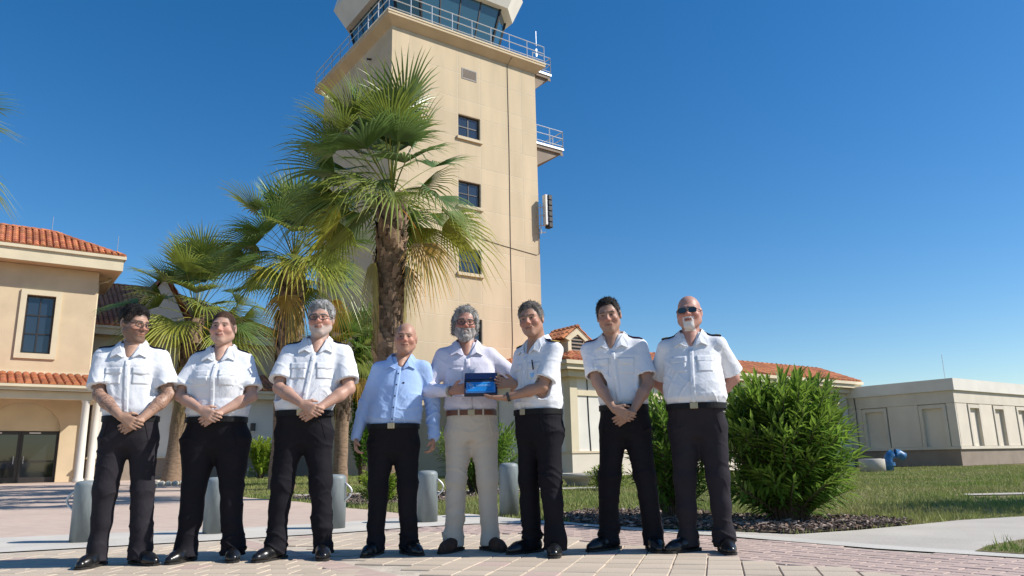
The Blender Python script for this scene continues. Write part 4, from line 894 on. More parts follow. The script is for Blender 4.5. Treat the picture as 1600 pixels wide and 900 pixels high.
def headfn(P):
    fat = P.get('fat', 0.0); jw = P.get('jaw', 1.0)
    def fn(x, y, z):
        d = d_ell(x, y, z, (0, .018, .032), (.0755, .096, .087)); ax = np.abs(x)
        d = smin(d, d_ell(x, y, z, (0, -.022, -.032), (.063*jw+fat, .072, .086)), .03)
        d = smin(d, d_cone(ax, y, z, (.044*jw+fat, .0, -.058), (.010, -.066, -.100), .030, .024), .03)
        d = smin(d, d_ell(x, y, z, (0, -.072, -.100), (.024, .020, .018)), .02)
        d = smin(d, d_cone(ax, y, z, (.010, -.084, .020), (.042, -.071, .019), .012, .012), .016)
        d = smin(d, d_ell(ax, y, z, (.042, -.060, -.030), (.026+fat, .025, .024)), .02)
        d = smin(d, d_ell(x, y, z, (0, -.080, -.062), (.030, .020, .022)), .016)
        d = -smin(-d, d_cone(ax, y, z, (.021, -.097, -.034), (.034, -.083, -.062), .0022, .0018), .006)
        d = -smin(-d, d_ell(ax, y, z, (.031, -.098, .001), (.019, .015, .012)), .012)
        d = smin(d, d_ell(ax, y, z, (.031, -.0745, .000), (.0125, .0125, .0125)), .004)
        d = smin(d, d_cone(x, y, z, (0, -.086, .010), (0, -.109, -.027), .0085, .0125), .010)
        d = smin(d, d_ell(ax, y, z, (.0125, -.097, -.033), (.0095, .011, .009)), .006)
        d = smin(d, d_cone(ax, y, z, (.0, -.0975, -.058), (.020, -.088, -.059), .0065, .0045), .004)
        d = smin(d, d_cone(ax, y, z, (.0, -.0955, -.070), (.017, -.088, -.068), .0075, .005), .004)
        d = -smin(-d, d_cone(ax, y, z, (.0, -.105, -.0635), (.022, -.093, -.0625), .0025, .002), .003)
        e = d_ell(ax, y, z, (.079, .014, -.004), (.010, .021, .033)); e = -smin(-e, d_ell(ax, y, z, (.089, .008, .0), (.008, .011, .02)), .004)
        return smin(d, e, .008)
    return fn
M('skin', (1.0, 1.0, 1.0), 0.48, 0.03, 30, 0.06, 120, attr='Col', sss=0.08, spec=0.4)
M('hair', (1.0, 1.0, 1.0), 0.7, 0.25, 40, 0.6, 90, spec=.2, attr='Col', stretch=(1.6, 1.6, .5))
def fabric(name, col, rough=0.9, trans=0.0, var=.02): return M(name, col, rough, var, 7, 0.22, 26, trans=trans, spec=0.12, stretch=(1, 1, .6))
fabric('white_cloth', (0.74, 0.75, 0.78)); fabric('blue_cloth', (0.36, 0.50, 0.78)); fabric('pale_cloth', (0.66, 0.645, 0.75)); fabric('black_cloth', (0.014, 0.013, 0.017), .8, 0, .1); fabric('grey_cloth', (0.028, 0.025, 0.031), .8, 0, .1)
fabric('beige_cloth', (0.56, 0.50, 0.42)); fabric('navy_cloth', (0.014, 0.015, 0.035)); fabric('maroon_cloth', (0.075, 0.018, 0.055)); M('gold', (0.75, 0.52, 0.08), .4, .1, 20, .1); M('leather_black', (0.010, 0.010, 0.011), .28, .1, 10, .06, spec=.5); M('belt_black', (0.010, 0.010, 0.011), .6, .1, 10, .06, spec=.2)
M('leather_brown', (0.17, 0.06, 0.028), .45, .15, 12, .1); M('buckle', (.50, .42, .28), .45, .1, 10, 0, metal=.7); M('sole', (.02, .018, .016), .8, .1, 10, .1); M('suede', (.075, .038, .024), .9, .2, 25, .3); M('button', (.85, .85, .84), .3, 0, 5, 0); M('watch', (.03, .03, .03), .35, 0, 5, 0)
def patch(fld, xs_, zs_, off, th):
    """thin slab that lies on the front of a garment: grid of points projected on it, closed with thickness"""
    P_ = []; nx, nz = len(xs_[0]), len(zs_)
    for r_, z in enumerate(zs_):
        for x in xs_[r_]:
            y = fld.front(x, z); P_.append((x, (y if y is not None else 0)-off, z))
    P_ = np.array(P_); Q = P_.copy(); Q[:, 1] -= th; n = len(P_); F = []
    for r_ in range(nz-1):
        for c in range(nx-1):
            a = r_*nx+c; F.append((a+n, a+1+n, a+nx+1+n, a+nx+n)); F.append((a, a+nx, a+nx+1, a+1))
    rim = [c for c in range(nx)]+[r_*nx+nx-1 for r_ in range(1, nz)]+[(nz-1)*nx+c for c in range(nx-2, -1, -1)]+[r_*nx for r_ in range(nz-2, 0, -1)]
    for i in range(len(rim)): a, b_ = rim[i], rim[(i+1) % len(rim)]; F.append((a, b_, b_+n, a+n))
    return np.concatenate([P_, Q]), np.array(F)
def person(P):
    s = P['H']/1.75; seed = P['seed']; rng = random.Random(seed)
    root = empty('person', (P['x'], P['y'], 0), P['rot'], P['label'], 'person'); root.scale = (s, s, s)
    wd = P.get('wide', 1.0); bel = P.get('belly', 0.0); fem = P.get('fem', 0); fx = P.get('foot', .13); lean = P.get('lean', 0.0)
    shw = .170*P.get('sh', 1.0); wz = P.get('wz', -.055)
    # ---- torso (z, half width, half depth, cx, cy): shirt surface
    kb = bel
    T = [(.90+wz, .170*wd, .128, lean*.0, 0), (.98+wz, .172*wd, .128+kb*.25, 0, -kb*.25), (1.06+wz, .178*wd+kb*.25, .13+kb*.5, lean*.1, -kb*.5), (1.14+wz*.7, .176*wd+kb*.2, .128+kb*.45, lean*.3, -kb*.45), (1.24, .180*wd+.0, .125+kb*.2+fem*.03, lean*.5, -kb*.2-fem*.03), (1.32, .186*P.get('sh', 1.0), .118+fem*.015, lean*.7, -fem*.012),
         (1.375, .168*P.get('sh', 1.0), .100, lean*.9, .004), (1.44, .115, .078, lean, .010), (1.485, .072, .064, lean, .012)]
    hx, hy = lean+P.get('hx', 0), P.get('hy', -.02)
    SL = np.array([lean-shw, .008, 1.382]); SR = np.array([lean+shw, .008, 1.382])
    arms = {}
    for sd, Sh in ((-1, SL), (1, SR)):
        T_, hint = P['arm'][sd][:2]; E_, Wr = ik(Sh, T_, hint, .285, .262); arms[sd] = (Sh, E_, Wr)
    vz0 = P.get('vz', 1.362)
    # ---- body: one continuous skin surface
    pts = np.array([p for a in arms.values() for p in a]); lo = np.minimum(pts.min(0)-.24, [-.30, -.33, -.0]); hi = np.maximum(pts.max(0)+.24, [.30, .26, 1.80]); lo[2] = 0.02; hi[2] = 1.80
    B = Field(lo, hi, .0052)
    B.loft([(z, w_-.022, d_-.022, cx, cy) for z, w_, d_, cx, cy in T[:-1]], .02)
    B.cone((lean*.95, .015, 1.40), (hx, hy+.035, 1.575), .066*P.get('neck', 1), .059*P.get('neck', 1), .035)
    B.cone((lean, -.066, vz0+.02), (lean, -.018, 1.46), .030, .046, .03)
    for sd in (-1, 1):
        B.cone((sd*.085, 0, .92), (sd*(.5*fx+.045), 0, .50), .06, .045, .03); B.cone((sd*(.5*fx+.045), 0, .50), (sd*fx, .03, .085), .042, .028, .02)
        Sh, E_, Wr = arms[sd]; m = P.get('armw', 1.0)*.89
        B.cone((lean+sd*.08, .012, 1.39), Sh, .042, .046, .03); B.cone(Sh, Sh+(E_-Sh)*.7, .040*m, .042*m, .02); B.cone(Sh+(E_-Sh)*.7, E_, .042*m, .041*m, .02); v = Wr-E_
        B.cone(E_, E_+v*.35, .041*m, .044*m, .02); B.cone(E_+v*.35, Wr, .043*m, .0265*m, .02)
        d_, n_, th, cu = P['arm'][sd][2:6]; hand(B, Wr, d_, n_, th, cu, scale=P.get('hs', 1.0)*.97)
    R = rotm(P.get('yaw', 0), P.get('pitch', 0), P.get('tilt', 0)); Hc = np.array([hx, hy, 1.624]); hs = P.get('hscale', 1.05)
    hf = headfn(P); B.local(R, Hc, .17, lambda x, y, z: hf(x/hs, y/hs, z/hs)*hs, .018)
    V, F = B.mesh(1)
    # colours
    L = (V-Hc) @ R/hs; x, y, z = L[:, 0], L[:, 1], L[:, 2]; ax = np.abs(x); hm = (V[:, 2] > 1.48) & (np.abs(V[:, 0]-hx) < .14)
    sk = np.array(P['skin']); sk = sk*P.get('tone', .80); C = np.tile(sk, (len(V), 1)); nz_ = np.sin(V @ np.array([31., 17, 23]))*np.sin(V @ np.array([-13., 29, 19])); C *= (1+.05*nz_)[:, None]
    red = np.exp(-((ax-.042)**2+(z+.03)**2)/.0009)*hm*(y < -.03)+np.exp(-(x**2+(z+.03)**2)/.0004)*hm*(y < -.08); C *= (1+red[:, None]*np.array([.10, -.14, -.16]))
    def paint(mask, col, a=1.0): C[mask] = C[mask]*(1-a)+np.array(col)*a
    hc = P.get('browc', P.get('hairc', (.03, .02, .015)))
    bd = P.get('beardc')
    if bd is not None:
        lipz = (z > -.076) & (z < -.052) & (ax < .024)
        bm = hm & (y < .005) & (z < -.046+.35*np.maximum(0, ax-.045)+P.get('beardtop', 0)) & ~lipz & (z > -.13)
        if P.get('goatee'): bm &= (ax < .036)
        paint(bm, bd[:3], bd[3])
    zs = z-P.get('grin', 1.0)*np.maximum(0, ax-.004)**2*2
    paint(hm & (zs < -.0595) & (zs > -.075) & (ax < .024) & (y < -.082), sk*np.array([.82, .52, .50]), .7*P.get('lip', 1.0))
    paint(hm & (np.abs(zs+.0640) < .0024) & (ax < .025) & (y < -.08), (.07, .025, .02), .75)
    if P.get('smile'): paint(hm & (np.abs(z+.0655) < .0042) & (ax < .018) & (y < -.085), (.75, .70, .62), .9)
    paint(hm & (np.abs(z-.0215+.0028*(ax/.02-1.6)**2) < .0045) & (ax > .012) & (ax < .052) & (y < -.05), hc, .8)
    er = (ax-.031)**2/.0115**2+(z-.000)**2/.0052**2; paint(hm & (er < 1.6) & (y < -.066), sk*np.array([.55, .45, .42]), .6); paint(hm & (er < .75) & (y < -.07), (.26, .21, .19), .7); paint(hm & ((ax-.031)**2+z**2 < .006**2) & (np.abs(z) < .0045) & (y < -.07), (.03, .02, .018), .9); paint(hm & (np.abs(z-.0058) < .0022) & (np.abs(ax-.031) < .013) & (y < -.066), (.05, .03, .025), .6)
    if P.get('shave') is not None: paint(hm & (z > .045-.9*np.minimum(0, y+.02)-.9*np.maximum(0, y)) & (y > -.07), P['shave'][:3], P['shave'][3])
    if P.get('tattoo'):
        wv = V+.03*np.sin(V[:, [1, 2, 0]]*60); tz = np.sin(wv @ np.array([190., 80, 120]))+np.sin(wv @ np.array([-110., 160, 210]))+np.sin(wv @ np.array([260., -130, -170])); paint((V[:, 2] < 1.30) & (np.linalg.norm(V-arms[-1][2], axis=1) > .07) & (np.linalg.norm(V-arms[1][2], axis=1) > .09) & (tz > -.2) & ((V[:, 0] < 0) | (tz > .6)), sk*np.array([.34, .36, .42]), .6)
    if P.get('hair'):                                     # soft hairline: hair colour fades onto the scalp
        ln0 = np.interp(y, [q[0] for q in P['hair']['line']], [q[1] for q in P['hair']['line']])-P['hair'].get('wid', 0)*np.maximum(0, ax-.05)*(y < -.03); fa = np.clip((z-ln0+.012)/.016, 0, 1)*.85*(hm & (ax < .083)); C = C*(1-fa[:, None])+np.array(P['hairc'])*fa[:, None]
    body = npmesh('body', V, F, 'skin', root, True, C)
    def hmesh(V_): return (np.asarray(V_)*hs) @ R.T+Hc
    # ---- hair and beard
    if P.get('hair'):
        nr_ = np.random.default_rng(seed); h = P['hair']; th = h['t']; G = Field((-.14, -.16, -.16), (.14, .16, .18), .005)
        cur = h['line']
        def hair(X, Y, Z):
            d = d_ell(X, Y, Z, (0, .018, .034), (.0755, .096, .087))
            if h.get('side'): d = smin(d, d_ell(np.abs(X), Y, Z, (.066, .03, -.02), (.024+h['side'], .055, .07)), .03)
            zm = np.interp(Y.ravel(), [q[0] for q in cur], [q[1] for q in cur])[None, :, None]
            zm = zm-h.get('wid', 0)*np.maximum(0, np.abs(X)-.05)*(Y < -.03)+.005*np.sin(140*X+seed)*np.sin(90*Y)+.010*np.exp(-((np.abs(X)-.042)/.014)**2)*(Y < -.05)
            d = d-th*np.clip((Z-zm)/.030, .12, 1)*(1+(h.get('up', 1.0)-1)*np.clip(Z/.09, 0, 1)); d = -smin(-d, -(zm-Z), .008)
            return np.maximum(d, -(hf(X, Y, Z)+.004)) if not h.get('solid') else d
        G.put((-.13, -.15, -.15), (.13, .15, .17), hair, 0); G.noise(h.get('n', .003), h.get('f', 190), seed)
        V, F = G.mesh(1); hcx = np.array(P['hairc']); g = 1+.35*np.sin(V @ np.array([160., 90, 40])+3*np.sin(V @ np.array([40., 70, 30]))); cc = hcx*g[:, None]
        if h.get('c2') is not None: mix_ = np.clip((V[:, 2]-h['z2'])/.04, 0, 1)[:, None]; cc = cc*mix_+np.array(h['c2'])*g[:, None]*(1-mix_)
        nt_ = h.get('tufts', 900); ctr = np.array([0, .02, .01]); pick = nr_.integers(0, len(V), nt_); base = V[pick]; out = base-ctr; out /= np.linalg.norm(out, axis=1)[:, None]
        flow = np.stack([.35*np.sign(base[:, 0]+1e-4)*np.ones(nt_), .55*np.ones(nt_), -.75*np.ones(nt_)], 1)+nr_.normal(size=(nt_, 3))*h.get('wild', .35); flow[base[:, 2] > .085] += np.array([0, -.2, .75])
        dirv = flow-out*(flow*out).sum(1)[:, None]*.6+out*h.get('lift', .25); dirv /= np.linalg.norm(dirv, axis=1)[:, None]; ln_ = nr_.uniform(.5, 1.2, nt_)[:, None]*h.get('len', .02); sdv = np.cross(dirv, out); sdv /= np.linalg.norm(sdv, axis=1)[:, None]
        tip = base+dirv*ln_; wv_ = h.get('tw', .0028); TV = np.stack([base-sdv*wv_-out*.002, base+sdv*wv_-out*.002, tip, tip], 1).reshape(-1, 3); n0 = len(V); TF = n0+np.arange(4*nt_).reshape(-1, 4); tc_ = np.repeat(cc[pick]*nr_.uniform(.7, 1.5, nt_)[:, None], 4, 0)
        npmesh('hair', hmesh(np.concatenate([V, TV])), np.concatenate([F, TF]), 'hair', root, True, np.concatenate([cc, tc_]))
    if P.get('bun'):
        b = MB()
    if P.get('beard'):
        bt = P['beard']; G = Field((-.12, -.15, -.17), (.12, .08, .02), .0045)
        def brd(X, Y, Z):
            d = hf(X, Y, Z)-bt['t']*np.clip((-.035-Z)/.03, 0, 1); d = smin(d, d_ell(X, Y, Z, (0, -.07, -.112), (.036*bt.get('w', 1), .034, .03*bt.get('l', 1))), .02)
            d = np.maximum(d, Z-(-.044+.5*np.maximum(0, np.abs(X)-.04)+bt.get('top', 0))); d = np.maximum(d, Y-bt.get('back', .0)); d = np.maximum(d, -d_ell(X, Y, Z, (0, -.10, -.065), (.021, .03, .0085)))
            if bt.get('goatee'): d = np.maximum(d, np.abs(X)-.036)
            return np.maximum(d, -(hf(X, Y, Z)+.005))
        G.put((-.11, -.14, -.16), (.11, .07, .01), brd, 0); G.noise(.002, 230, seed+1); V, F = G.mesh(1); g = 1+.2*np.sin(V @ np.array([190., 60, 90])); npmesh('beard', hmesh(V), F, 'hair', root, True, np.array(bt['c'])*g[:, None])
    # ---- glasses
    if P.get('glasses'):
        gl = P['glasses']; fm = MB(); ln = []
        for sd in (-1, 1):
            w_, h_ = gl.get('w', .024), gl.get('h', .016); ring_ = [(sd*.033+w_*np.sign(math.cos(a))*abs(math.cos(a))**.6, -.112+.018*abs(sd*.033+w_*math.cos(a))/.06, -.002+h_*np.sign(math.sin(a))*abs(math.sin(a))**.7) for a in np.linspace(0, 2*math.pi, 19)]
            fm.tube(hmesh(ring_), gl.get('r', .0022), 5, False); b = MB(); b.poly(list(hmesh(ring_[:-1]))); ln.append(b)
            fm.tube(hmesh([(sd*.058, -.098, .004), (sd*.078, -.05, .004), (sd*.083, .012, .006)]), gl.get('r', .0022), 5)
        fm.tube(hmesh([(-.010, -.112, .001), (0, -.115, .003), (.010, -.112, .001)]), gl.get('r', .0022), 5)
        go = fm.build('glasses', gl.get('m', 'darkframe'), root, True)
        if gl.get('dark'):
            for b in ln: b.build('lens', 'lens', go)
    # ---- shirt
    long_ = P.get('long'); shm = P['shirt']
    slo = np.minimum(pts.min(0)-.12, [-.30, -.30, .86]); shi = np.maximum(pts.max(0)+.12, [.30, .25, 1.52]); slo[2] = .86 if not long_ else min(.86, pts[:, 2].min()-.06); shi[2] = 1.53
    A = Field(slo, shi, .0062); A.loft([(.96+wz, .158*wd+kb*.1, .115+kb*.28, 0, -kb*.3), (1.015+wz, .168*wd+kb*.15, .124+kb*.38, 0, -kb*.40)]+[(z+(.012 if z < 1.07 else 0), w_+.006, d_+.006, cx, cy) for z, w_, d_, cx, cy in T[2:]], .03, 2.2)
    if fem: A.ell((lean-.075, -.085, 1.25), (.075, .07, .075), .05); A.ell((lean+.075, -.085, 1.25), (.075, .07, .075), .05)
    for sd in (-1, 1):
        Sh, E_, Wr = arms[sd]; m = P.get('armw', 1.0); A.cone((lean+sd*.045, .012, 1.432), Sh+np.array([0, 0, .006]), .040, .052, .05)
        if long_:
            A.cone(Sh, E_, .060*m, .056*m, .03); W2 = Wr+(E_-Wr)*P.get('cuff', .06); A.cone(E_, W2, .056*m, .041*m, .02)
            dd = nrm(Wr-E_); A.local(np.eye(3), W2, .09, lambda X, Y, Z, dd=dd, W2=W2: -((X)*dd[0]+(Y)*dd[1]+(Z)*dd[2]-.0), .0, 'none') if False else None
        else:
            end = Sh+(E_-Sh)*P.get('sleeve', .80); dd = nrm(E_-Sh); A.cone(Sh, end+dd*.06, .058*m, .080*m, .03)
            A.put(end-.24, end+.24, lambda X, Y, Z, e=end, dd=dd: np.maximum(np.maximum(-((X-e[0])*dd[0]+(Y-e[1])*dd[1]+(Z-e[2])*dd[2]), np.sqrt((X-e[0])**2+(Y-e[1])**2+(Z-e[2])**2)-.21), d_loft_guard(X, Y, Z, T)), .0, 'sub', m=0.0)
            A.cone(end-dd*.03, end+dd*.08, .048*m, .064*m, .006, 'sub')
    A.noise(P.get('wr', .005), 19, seed, aniso=(1, 1, .7)); A.noise(.0028, 48, seed+2, [(.9, 1.6), (1.1, 1), (1.3, .5), (1.5, .2)], (1, 1, .6))
    A.folds(.010, 38, seed+3, [(.86, 1.3), (1.0, 1.2), (1.12, .8), (1.25, .55), (1.36, .45), (1.45, .1)], [(.75, .2, .6), (-.75, .2, .6), (.25, 0, 1)])
    A.folds(.0055, 60, seed+4, [(.86, 1.2), (1.0, 1.0), (1.2, .4), (1.45, .1)], [(.4, .2, .9), (-.5, .2, .8)])
    vz = P.get('vz', 1.362)
    A.cone((hx*.6+lean*.4, -.135, vz-.012), (hx*.5+lean*.5, -.055, 1.50), .016, .058, .006, 'sub'); A.cone((lean, .012, 1.475), (lean, .008, 1.60), .064, .070, .012, 'sub')
    V, F = A.mesh(1); sh = npmesh('shirt', V, F, shm, root, True)
    cb = P.get('shirtm2', shm)
    # collar
    half_ = [((0, .078, 1.520), (0, .102, 1.475)), ((.045, .068, 1.518), (.068, .088, 1.468)), ((.069, .032, 1.510), (.096, .042, 1.455)), ((.074, -.005, 1.497), (.104, -.008, 1.440)), ((.068, -.042, 1.472), (.110, -.05, 1.412)), ((.056, -.072, 1.438), (.114, -.085, 1.368)), ((.040, -.092, 1.405), (.070, -.10, 1.390)), ((.022, -.102, 1.374), (.034, -.11, 1.368))]
    inn_ = [(-a[0], a[1], a[2]) for a, b_ in half_[:0:-1]]+[a for a, b_ in half_]; out_ = [(-b_[0], b_[1], b_[2]) for a, b_ in half_[:0:-1]]+[b_ for a, b_ in half_]
    vs = []
    for off in (0, .005):
        for rowp, rr_ in ((inn_, 0), (out_, 1)):
            for q in rowp:
                xx, yy, zz = q[0]+lean, q[1], q[2]; r_ = max(.01, math.hypot(q[0], q[1]))
                if rr_: 
                    fy = A.front(xx, zz) if yy < -.04 else None
                    if fy is not None: yy = min(yy, fy-.004)
                    tz_ = A.top(xx, yy) if yy > -.04 else None
                    if tz_ is not None: zz = max(zz, tz_+.003)
                vs.append((xx+off*q[0]/r_, yy+off*q[1]/r_-(off if yy < 0 else 0), zz+off*.8))
    nI = len(inn_); fs = []
    for i in range(nI-1): fs += [(i, i+1, nI+i+1, nI+i)[::-1], (2*nI+i, 2*nI+i+1, 3*nI+i+1, 3*nI+i), (nI+i, nI+i+1, 3*nI+i+1, 3*nI+i), (i, 2*nI+i, 2*nI+i+1, i+1)]
    fs += [(0, nI, 3*nI, 2*nI), (nI-1, 3*nI-1, 4*nI-1, 2*nI-1)]
    c_ = MB(); c_.add(vs, fs); c_.build('collar', cb, sh)
    # placket, buttons, pockets
    pz = np.linspace(1.0+wz+.03, vz-.012, 14); V, F = patch(A, [np.linspace(lean*(q-.9)/.5-.017, lean*(q-.9)/.5+.017, 4) for q in pz], pz, -.001, .004); npmesh('placket', V, F, shm, sh, True)
    for q in np.linspace(1.03+wz+.03, vz-.045, 5):
        yf = A.front(lean*(q-.9)/.5, q)
        if yf is None: continue
        b = MB(); b.tube([(lean*(q-.9)/.5, yf-.004, q), (lean*(q-.9)/.5, yf-.0075, q)], .0058, 8); b.build('button', P.get('btn', 'button'), sh)
    for sd in P.get('pockets', (-1, 1)):
        cx = lean*.75+sd*.088
        V, F = patch(A, [np.linspace(cx-.052, cx+.052, 8)]*8, np.linspace(1.185, 1.28, 8), .0, .0016); npmesh('pocket', V, F, shm, sh, True)
        if not long_:
            zz = np.linspace(0, 1, 5); V, F = patch(A, [np.linspace(cx-.056, cx+.056, 9)]*5, [1.30-.042*q for q in zz], .0015, .0028)
            nn = len(V)//2; xo = np.abs(V[:, 0]-cx)/.056; V[:, 2] -= np.where(V[:, 2] < 1.262, (1-xo)*.012, 0); npmesh('pocket_flap', V, F[:, ::-1], shm, sh, True)
    if P.get('badge'):
        bx = .075; by = A.front(bx, 1.27); b = MB(); b.cbox(bx-.022, bx+.022, by-.012, by-.006, 1.16, 1.225, .002); b.build('badge', 'plaque_ink', sh); b = MB(); b.tube([(bx+.01, by-.012, 1.315), (bx+.02, by-.012, 1.245)], .005, 6); b.build('pen', 'navy_cloth', sh)
    if P.get('mark'):
        by = A.front(.085, 1.26); b = MB(); b.cbox(.078, .094, by-.004, by-.001, 1.255, 1.267, .001); b.build('shirt_emblem', 'navy_cloth', sh)
    # epaulettes
    if P.get('epau'):
        em, stripes = P['epau']
        for sd in (-1, 1):
            Sh = arms[sd][0]; vs = []; nE = 7
            for i in range(nE):
                t = i/(nE-1); xx = lean+sd*(.078+(shw+.028-.078)*t)
                for yy in (-.030+.008*(1-t), .030):
                    tz_ = A.top(xx, yy+.006); vs.append((xx, yy+.006, (tz_ if tz_ is not None else 1.43)+.004))
            top_ = [(a, b_, c+.009) for a, b_, c in vs]; n2 = len(vs); fs = []
            for i in range(nE-1): a = 2*i; fs += [(a, a+1, a+3, a+2), (n2+a, n2+a+2, n2+a+3, n2+a+1), (a, a+2, n2+a+2, n2+a), (a+1, n2+a+1, n2+a+3, a+3)]
            fs += [(0, n2, n2+1, 1), (n2-2, n2-1, 2*n2-1, 2*n2-2)]; b = MB(); b.add(vs+top_, fs); eo = b.build('epaulette', em, sh)
            for k in range(stripes):
                t = .95-.2*k; i = int(t*(nE-1)-.001); i = min(i, nE-2); p0, p1 = Vector(top_[2*i]), Vector(top_[2*i+1]); q0, q1 = Vector(top_[2*i+2]), Vector(top_[2*i+3]); u0, u1 = .25, .75; up = Vector((0, 0, .003))
                b = MB(); b.add([p0.lerp(q0, u0)+up, p1.lerp(q1, u0)+up, p1.lerp(q1, u1)+up, p0.lerp(q0, u1)+up, p0.lerp(q0, u0)-up*2, p1.lerp(q1, u0)-up*2, p1.lerp(q1, u1)-up*2, p0.lerp(q0, u1)-up*2], [(0, 1, 2, 3), (3, 2, 1, 0), (0, 4, 5, 1), (2, 6, 7, 3), (0, 3, 7, 4), (1, 5, 6, 2)]); b.build('rank_stripe', 'gold', eo)
    # ---- trousers
    D = Field((-.34, -.32, .0), (.34, .28, 1.06), .0075); hpw = P.get('hip', 1.0)*wd
    D.loft([(.80+wz*.8, .150*hpw, .115, 0, .01), (.88+wz, .178*hpw, .135+kb*.1, 0, .008), (.96+wz, .176*wd, .134+kb*.25, 0, -kb*.25), (1.03+wz, .176*wd+kb*.15, .134+kb*.40, 0, -kb*.40)], .03)
    lw_ = P.get('legw', 1.0)
    for sd in (-1, 1):
        kx = .5*fx+.050; lw2 = lw_*.95; D.cone((sd*.088*hpw, .0, .86+wz), (sd*kx, -.012, .49), .104*lw2*hpw, .078*lw2, .05); D.cone((sd*kx, -.012, .49), (sd*fx, .012, .10), .078*lw2, .068*lw2, .03); D.cone((sd*fx, .012, .10), (sd*fx, .0, .03), .070*lw_, .074*lw_, .02)
    D.cone((0, -.02, .40), (0, -.0, .76), .0, .0, .0) if False else None
    D.noise(P.get('twr', .006), 16, seed+5, [(0, 1.7), (.25, 1.3), (.45, .7), (.8, .5), (1.0, .3)], (1, 1, 1.5)); D.noise(.003, 38, seed+6, [(0, 1.6), (.2, 1.2), (.35, .3), (1, .2)], (.7, .7, 1.8))
    D.folds(.012, 34, seed+8, [(0, 1.5), (.2, 1.2), (.35, .5), (.5, .9), (.62, .4), (.8, .9), (.95, .2)], [(.45, .3, .9), (-.45, .3, .9)])
    D.put((-.34, -.3, 0), (.34, .28, .1), lambda X, Y, Z: (.030+.0*X+.12*np.maximum(0, -Y-.02)*1.0)-Z+0*X, 0, 'and', m=0)
    V, F = D.mesh(1); tr = npmesh('trousers', V, F, P['trousers'], root, True)
    for sd in (-1, 1):                                    # slant pocket welts
        vs = []
        for t in np.linspace(0, 1, 6):
            zz = .985+wz-.15*t; xx = sd*(.118*wd+.035*t*wd); yy = D.front(xx, zz)
            if yy is not None: vs.append((xx, yy-.0015, zz))
        if len(vs) > 2: b = MB(); b.tube(vs, .0035, 5); b.build('pocket_welt', P['trousers'], tr)
    # ---- belt
    bm_ = P.get('belt', 'belt_black'); n_ = 48; zc = 1.012+wz; ew = .176*wd+kb*.15+.001; ed = .134+kb*.40+.002; cyb = -kb*.40; vs = []; fs = []
    for dz, rr_ in ((-.019, 0), (-.019, .005), (.019, .005), (.019, 0)):
        for i in range(n_):
            a = 2*math.pi*i/n_; c, s_ = math.cos(a), math.sin(a); q = (abs(c)**2.4+abs(s_)**2.4)**(-1/2.4); vs.append(((ew+rr_)*c*q, cyb+(ed+rr_)*s_*q, zc+dz))
    for j in range(4):
        for i in range(n_): a, b_ = j*n_+i, j*n_+(i+1) % n_; c, d_ = ((j+1) % 4)*n_+(i+1) % n_, ((j+1) % 4)*n_+i; fs.append((a, b_, c, d_))
    b = MB(); b.add(vs, fs); bo = b.build('belt', bm_, root, False); b = MB(); yb = cyb-ed-.006; b.cbox(-.026, .026, yb-.006, yb, zc-.021, zc+.021, .003); b.build('buckle', 'buckle', bo)
    if P.get('loops'):
        for xx in (-.09, .085, .02):
            b = MB(); yy = cyb-ed*(1-(abs(xx)/ew)**2.4)**(1/2.4)-.004; b.cbox(xx-.006, xx+.006, yy-.006, yy+.003, zc-.028, zc+.028, .002); b.build('belt_loop', P['trousers'], tr)
    # ---- shoes
    for sd in (-1, 1):
        ta = P.get('toes', {-1: -.30, 1: .30})[sd]; G = Field((-.09, -.24, 0), (.09, .13, .14), .005)
        G.cone((0, .055, .045), (0, -.04, .055), .038, .040, .03); G.cone((0, -.03, .05), (.0, -.115, .034), .042, .044, .03); G.cone((0, -.11, .034), (0, -.17, .028), .043, .030, .03); G.cone((0, .045, .06), (0, .03, .10), .040, .042, .02)
        G.put((-.09, -.24, 0), (.09, .13, .14), lambda X, Y, Z: .012-Z+0*X+0*Y, .006, 'and', m=0)
        V, F = G.mesh(1); so = npmesh('shoe', V, F, P.get('shoem', 'leather_black'), root, True); so.location = (sd*fx, 0, 0); so.rotation_euler = (0, 0, ta)
        prof_ = [(.0, .098), (.028, .088), (.041, .05), (.038, .0), (.043, -.07), (.047, -.12), (.040, -.172), (.022, -.2), (0, -.206)]; out2 = prof_+[(-a, b_) for a, b_ in prof_[-2:0:-1]]; b = MB(); b.prism([(a, b_) for a, b_ in out2], 0.001, .016); b.build('sole', 'sole', so)
        b = MB(); b.prism([(a, b_) for a, b_ in ((-.034, .09), (.034, .09), (.036, .03), (-.036, .03))], .0012, .022); b.build('heel', 'sole', so)
        if P.get('laces', 1):
            b = MB()
            for k in range(3): yy = -.035-k*.022; b.tube([(-.018, yy, .098-k*.008), (0, yy-.004, .1005-k*.009), (.018, yy, .098-k*.008)], .0022, 4)
            b.build('lace', 'rubber', so)
    # ---- watch
    if P.get('watchs'):
        sd = P['watchs']; Sh, E_, Wr = arms[sd]; dd = nrm(Wr-E_); p = Wr-dd*.015; e1 = nrm(np.cross(dd, (0, 0, 1))); e2 = np.cross(dd, e1); b = MB(); rr_ = .033*P.get('armw', 1)
        vs = [tuple(p+(e1*math.cos(a)+e2*math.sin(a))*r_+dd*o_) for a in np.linspace(0, 2*math.pi, 17)[:-1] for r_, o_ in ((rr_, -.01), (rr_+.003, -.01), (rr_+.003, .01), (rr_, .01))]
        b.add(vs, [(4*i+j, 4*((i+1) % 16)+j, 4*((i+1) % 16)+(j+1) % 4, 4*i+(j+1) % 4) for i in range(16) for j in range(4)]); wo = b.build('watch', P.get('watchm', 'watch'), root)
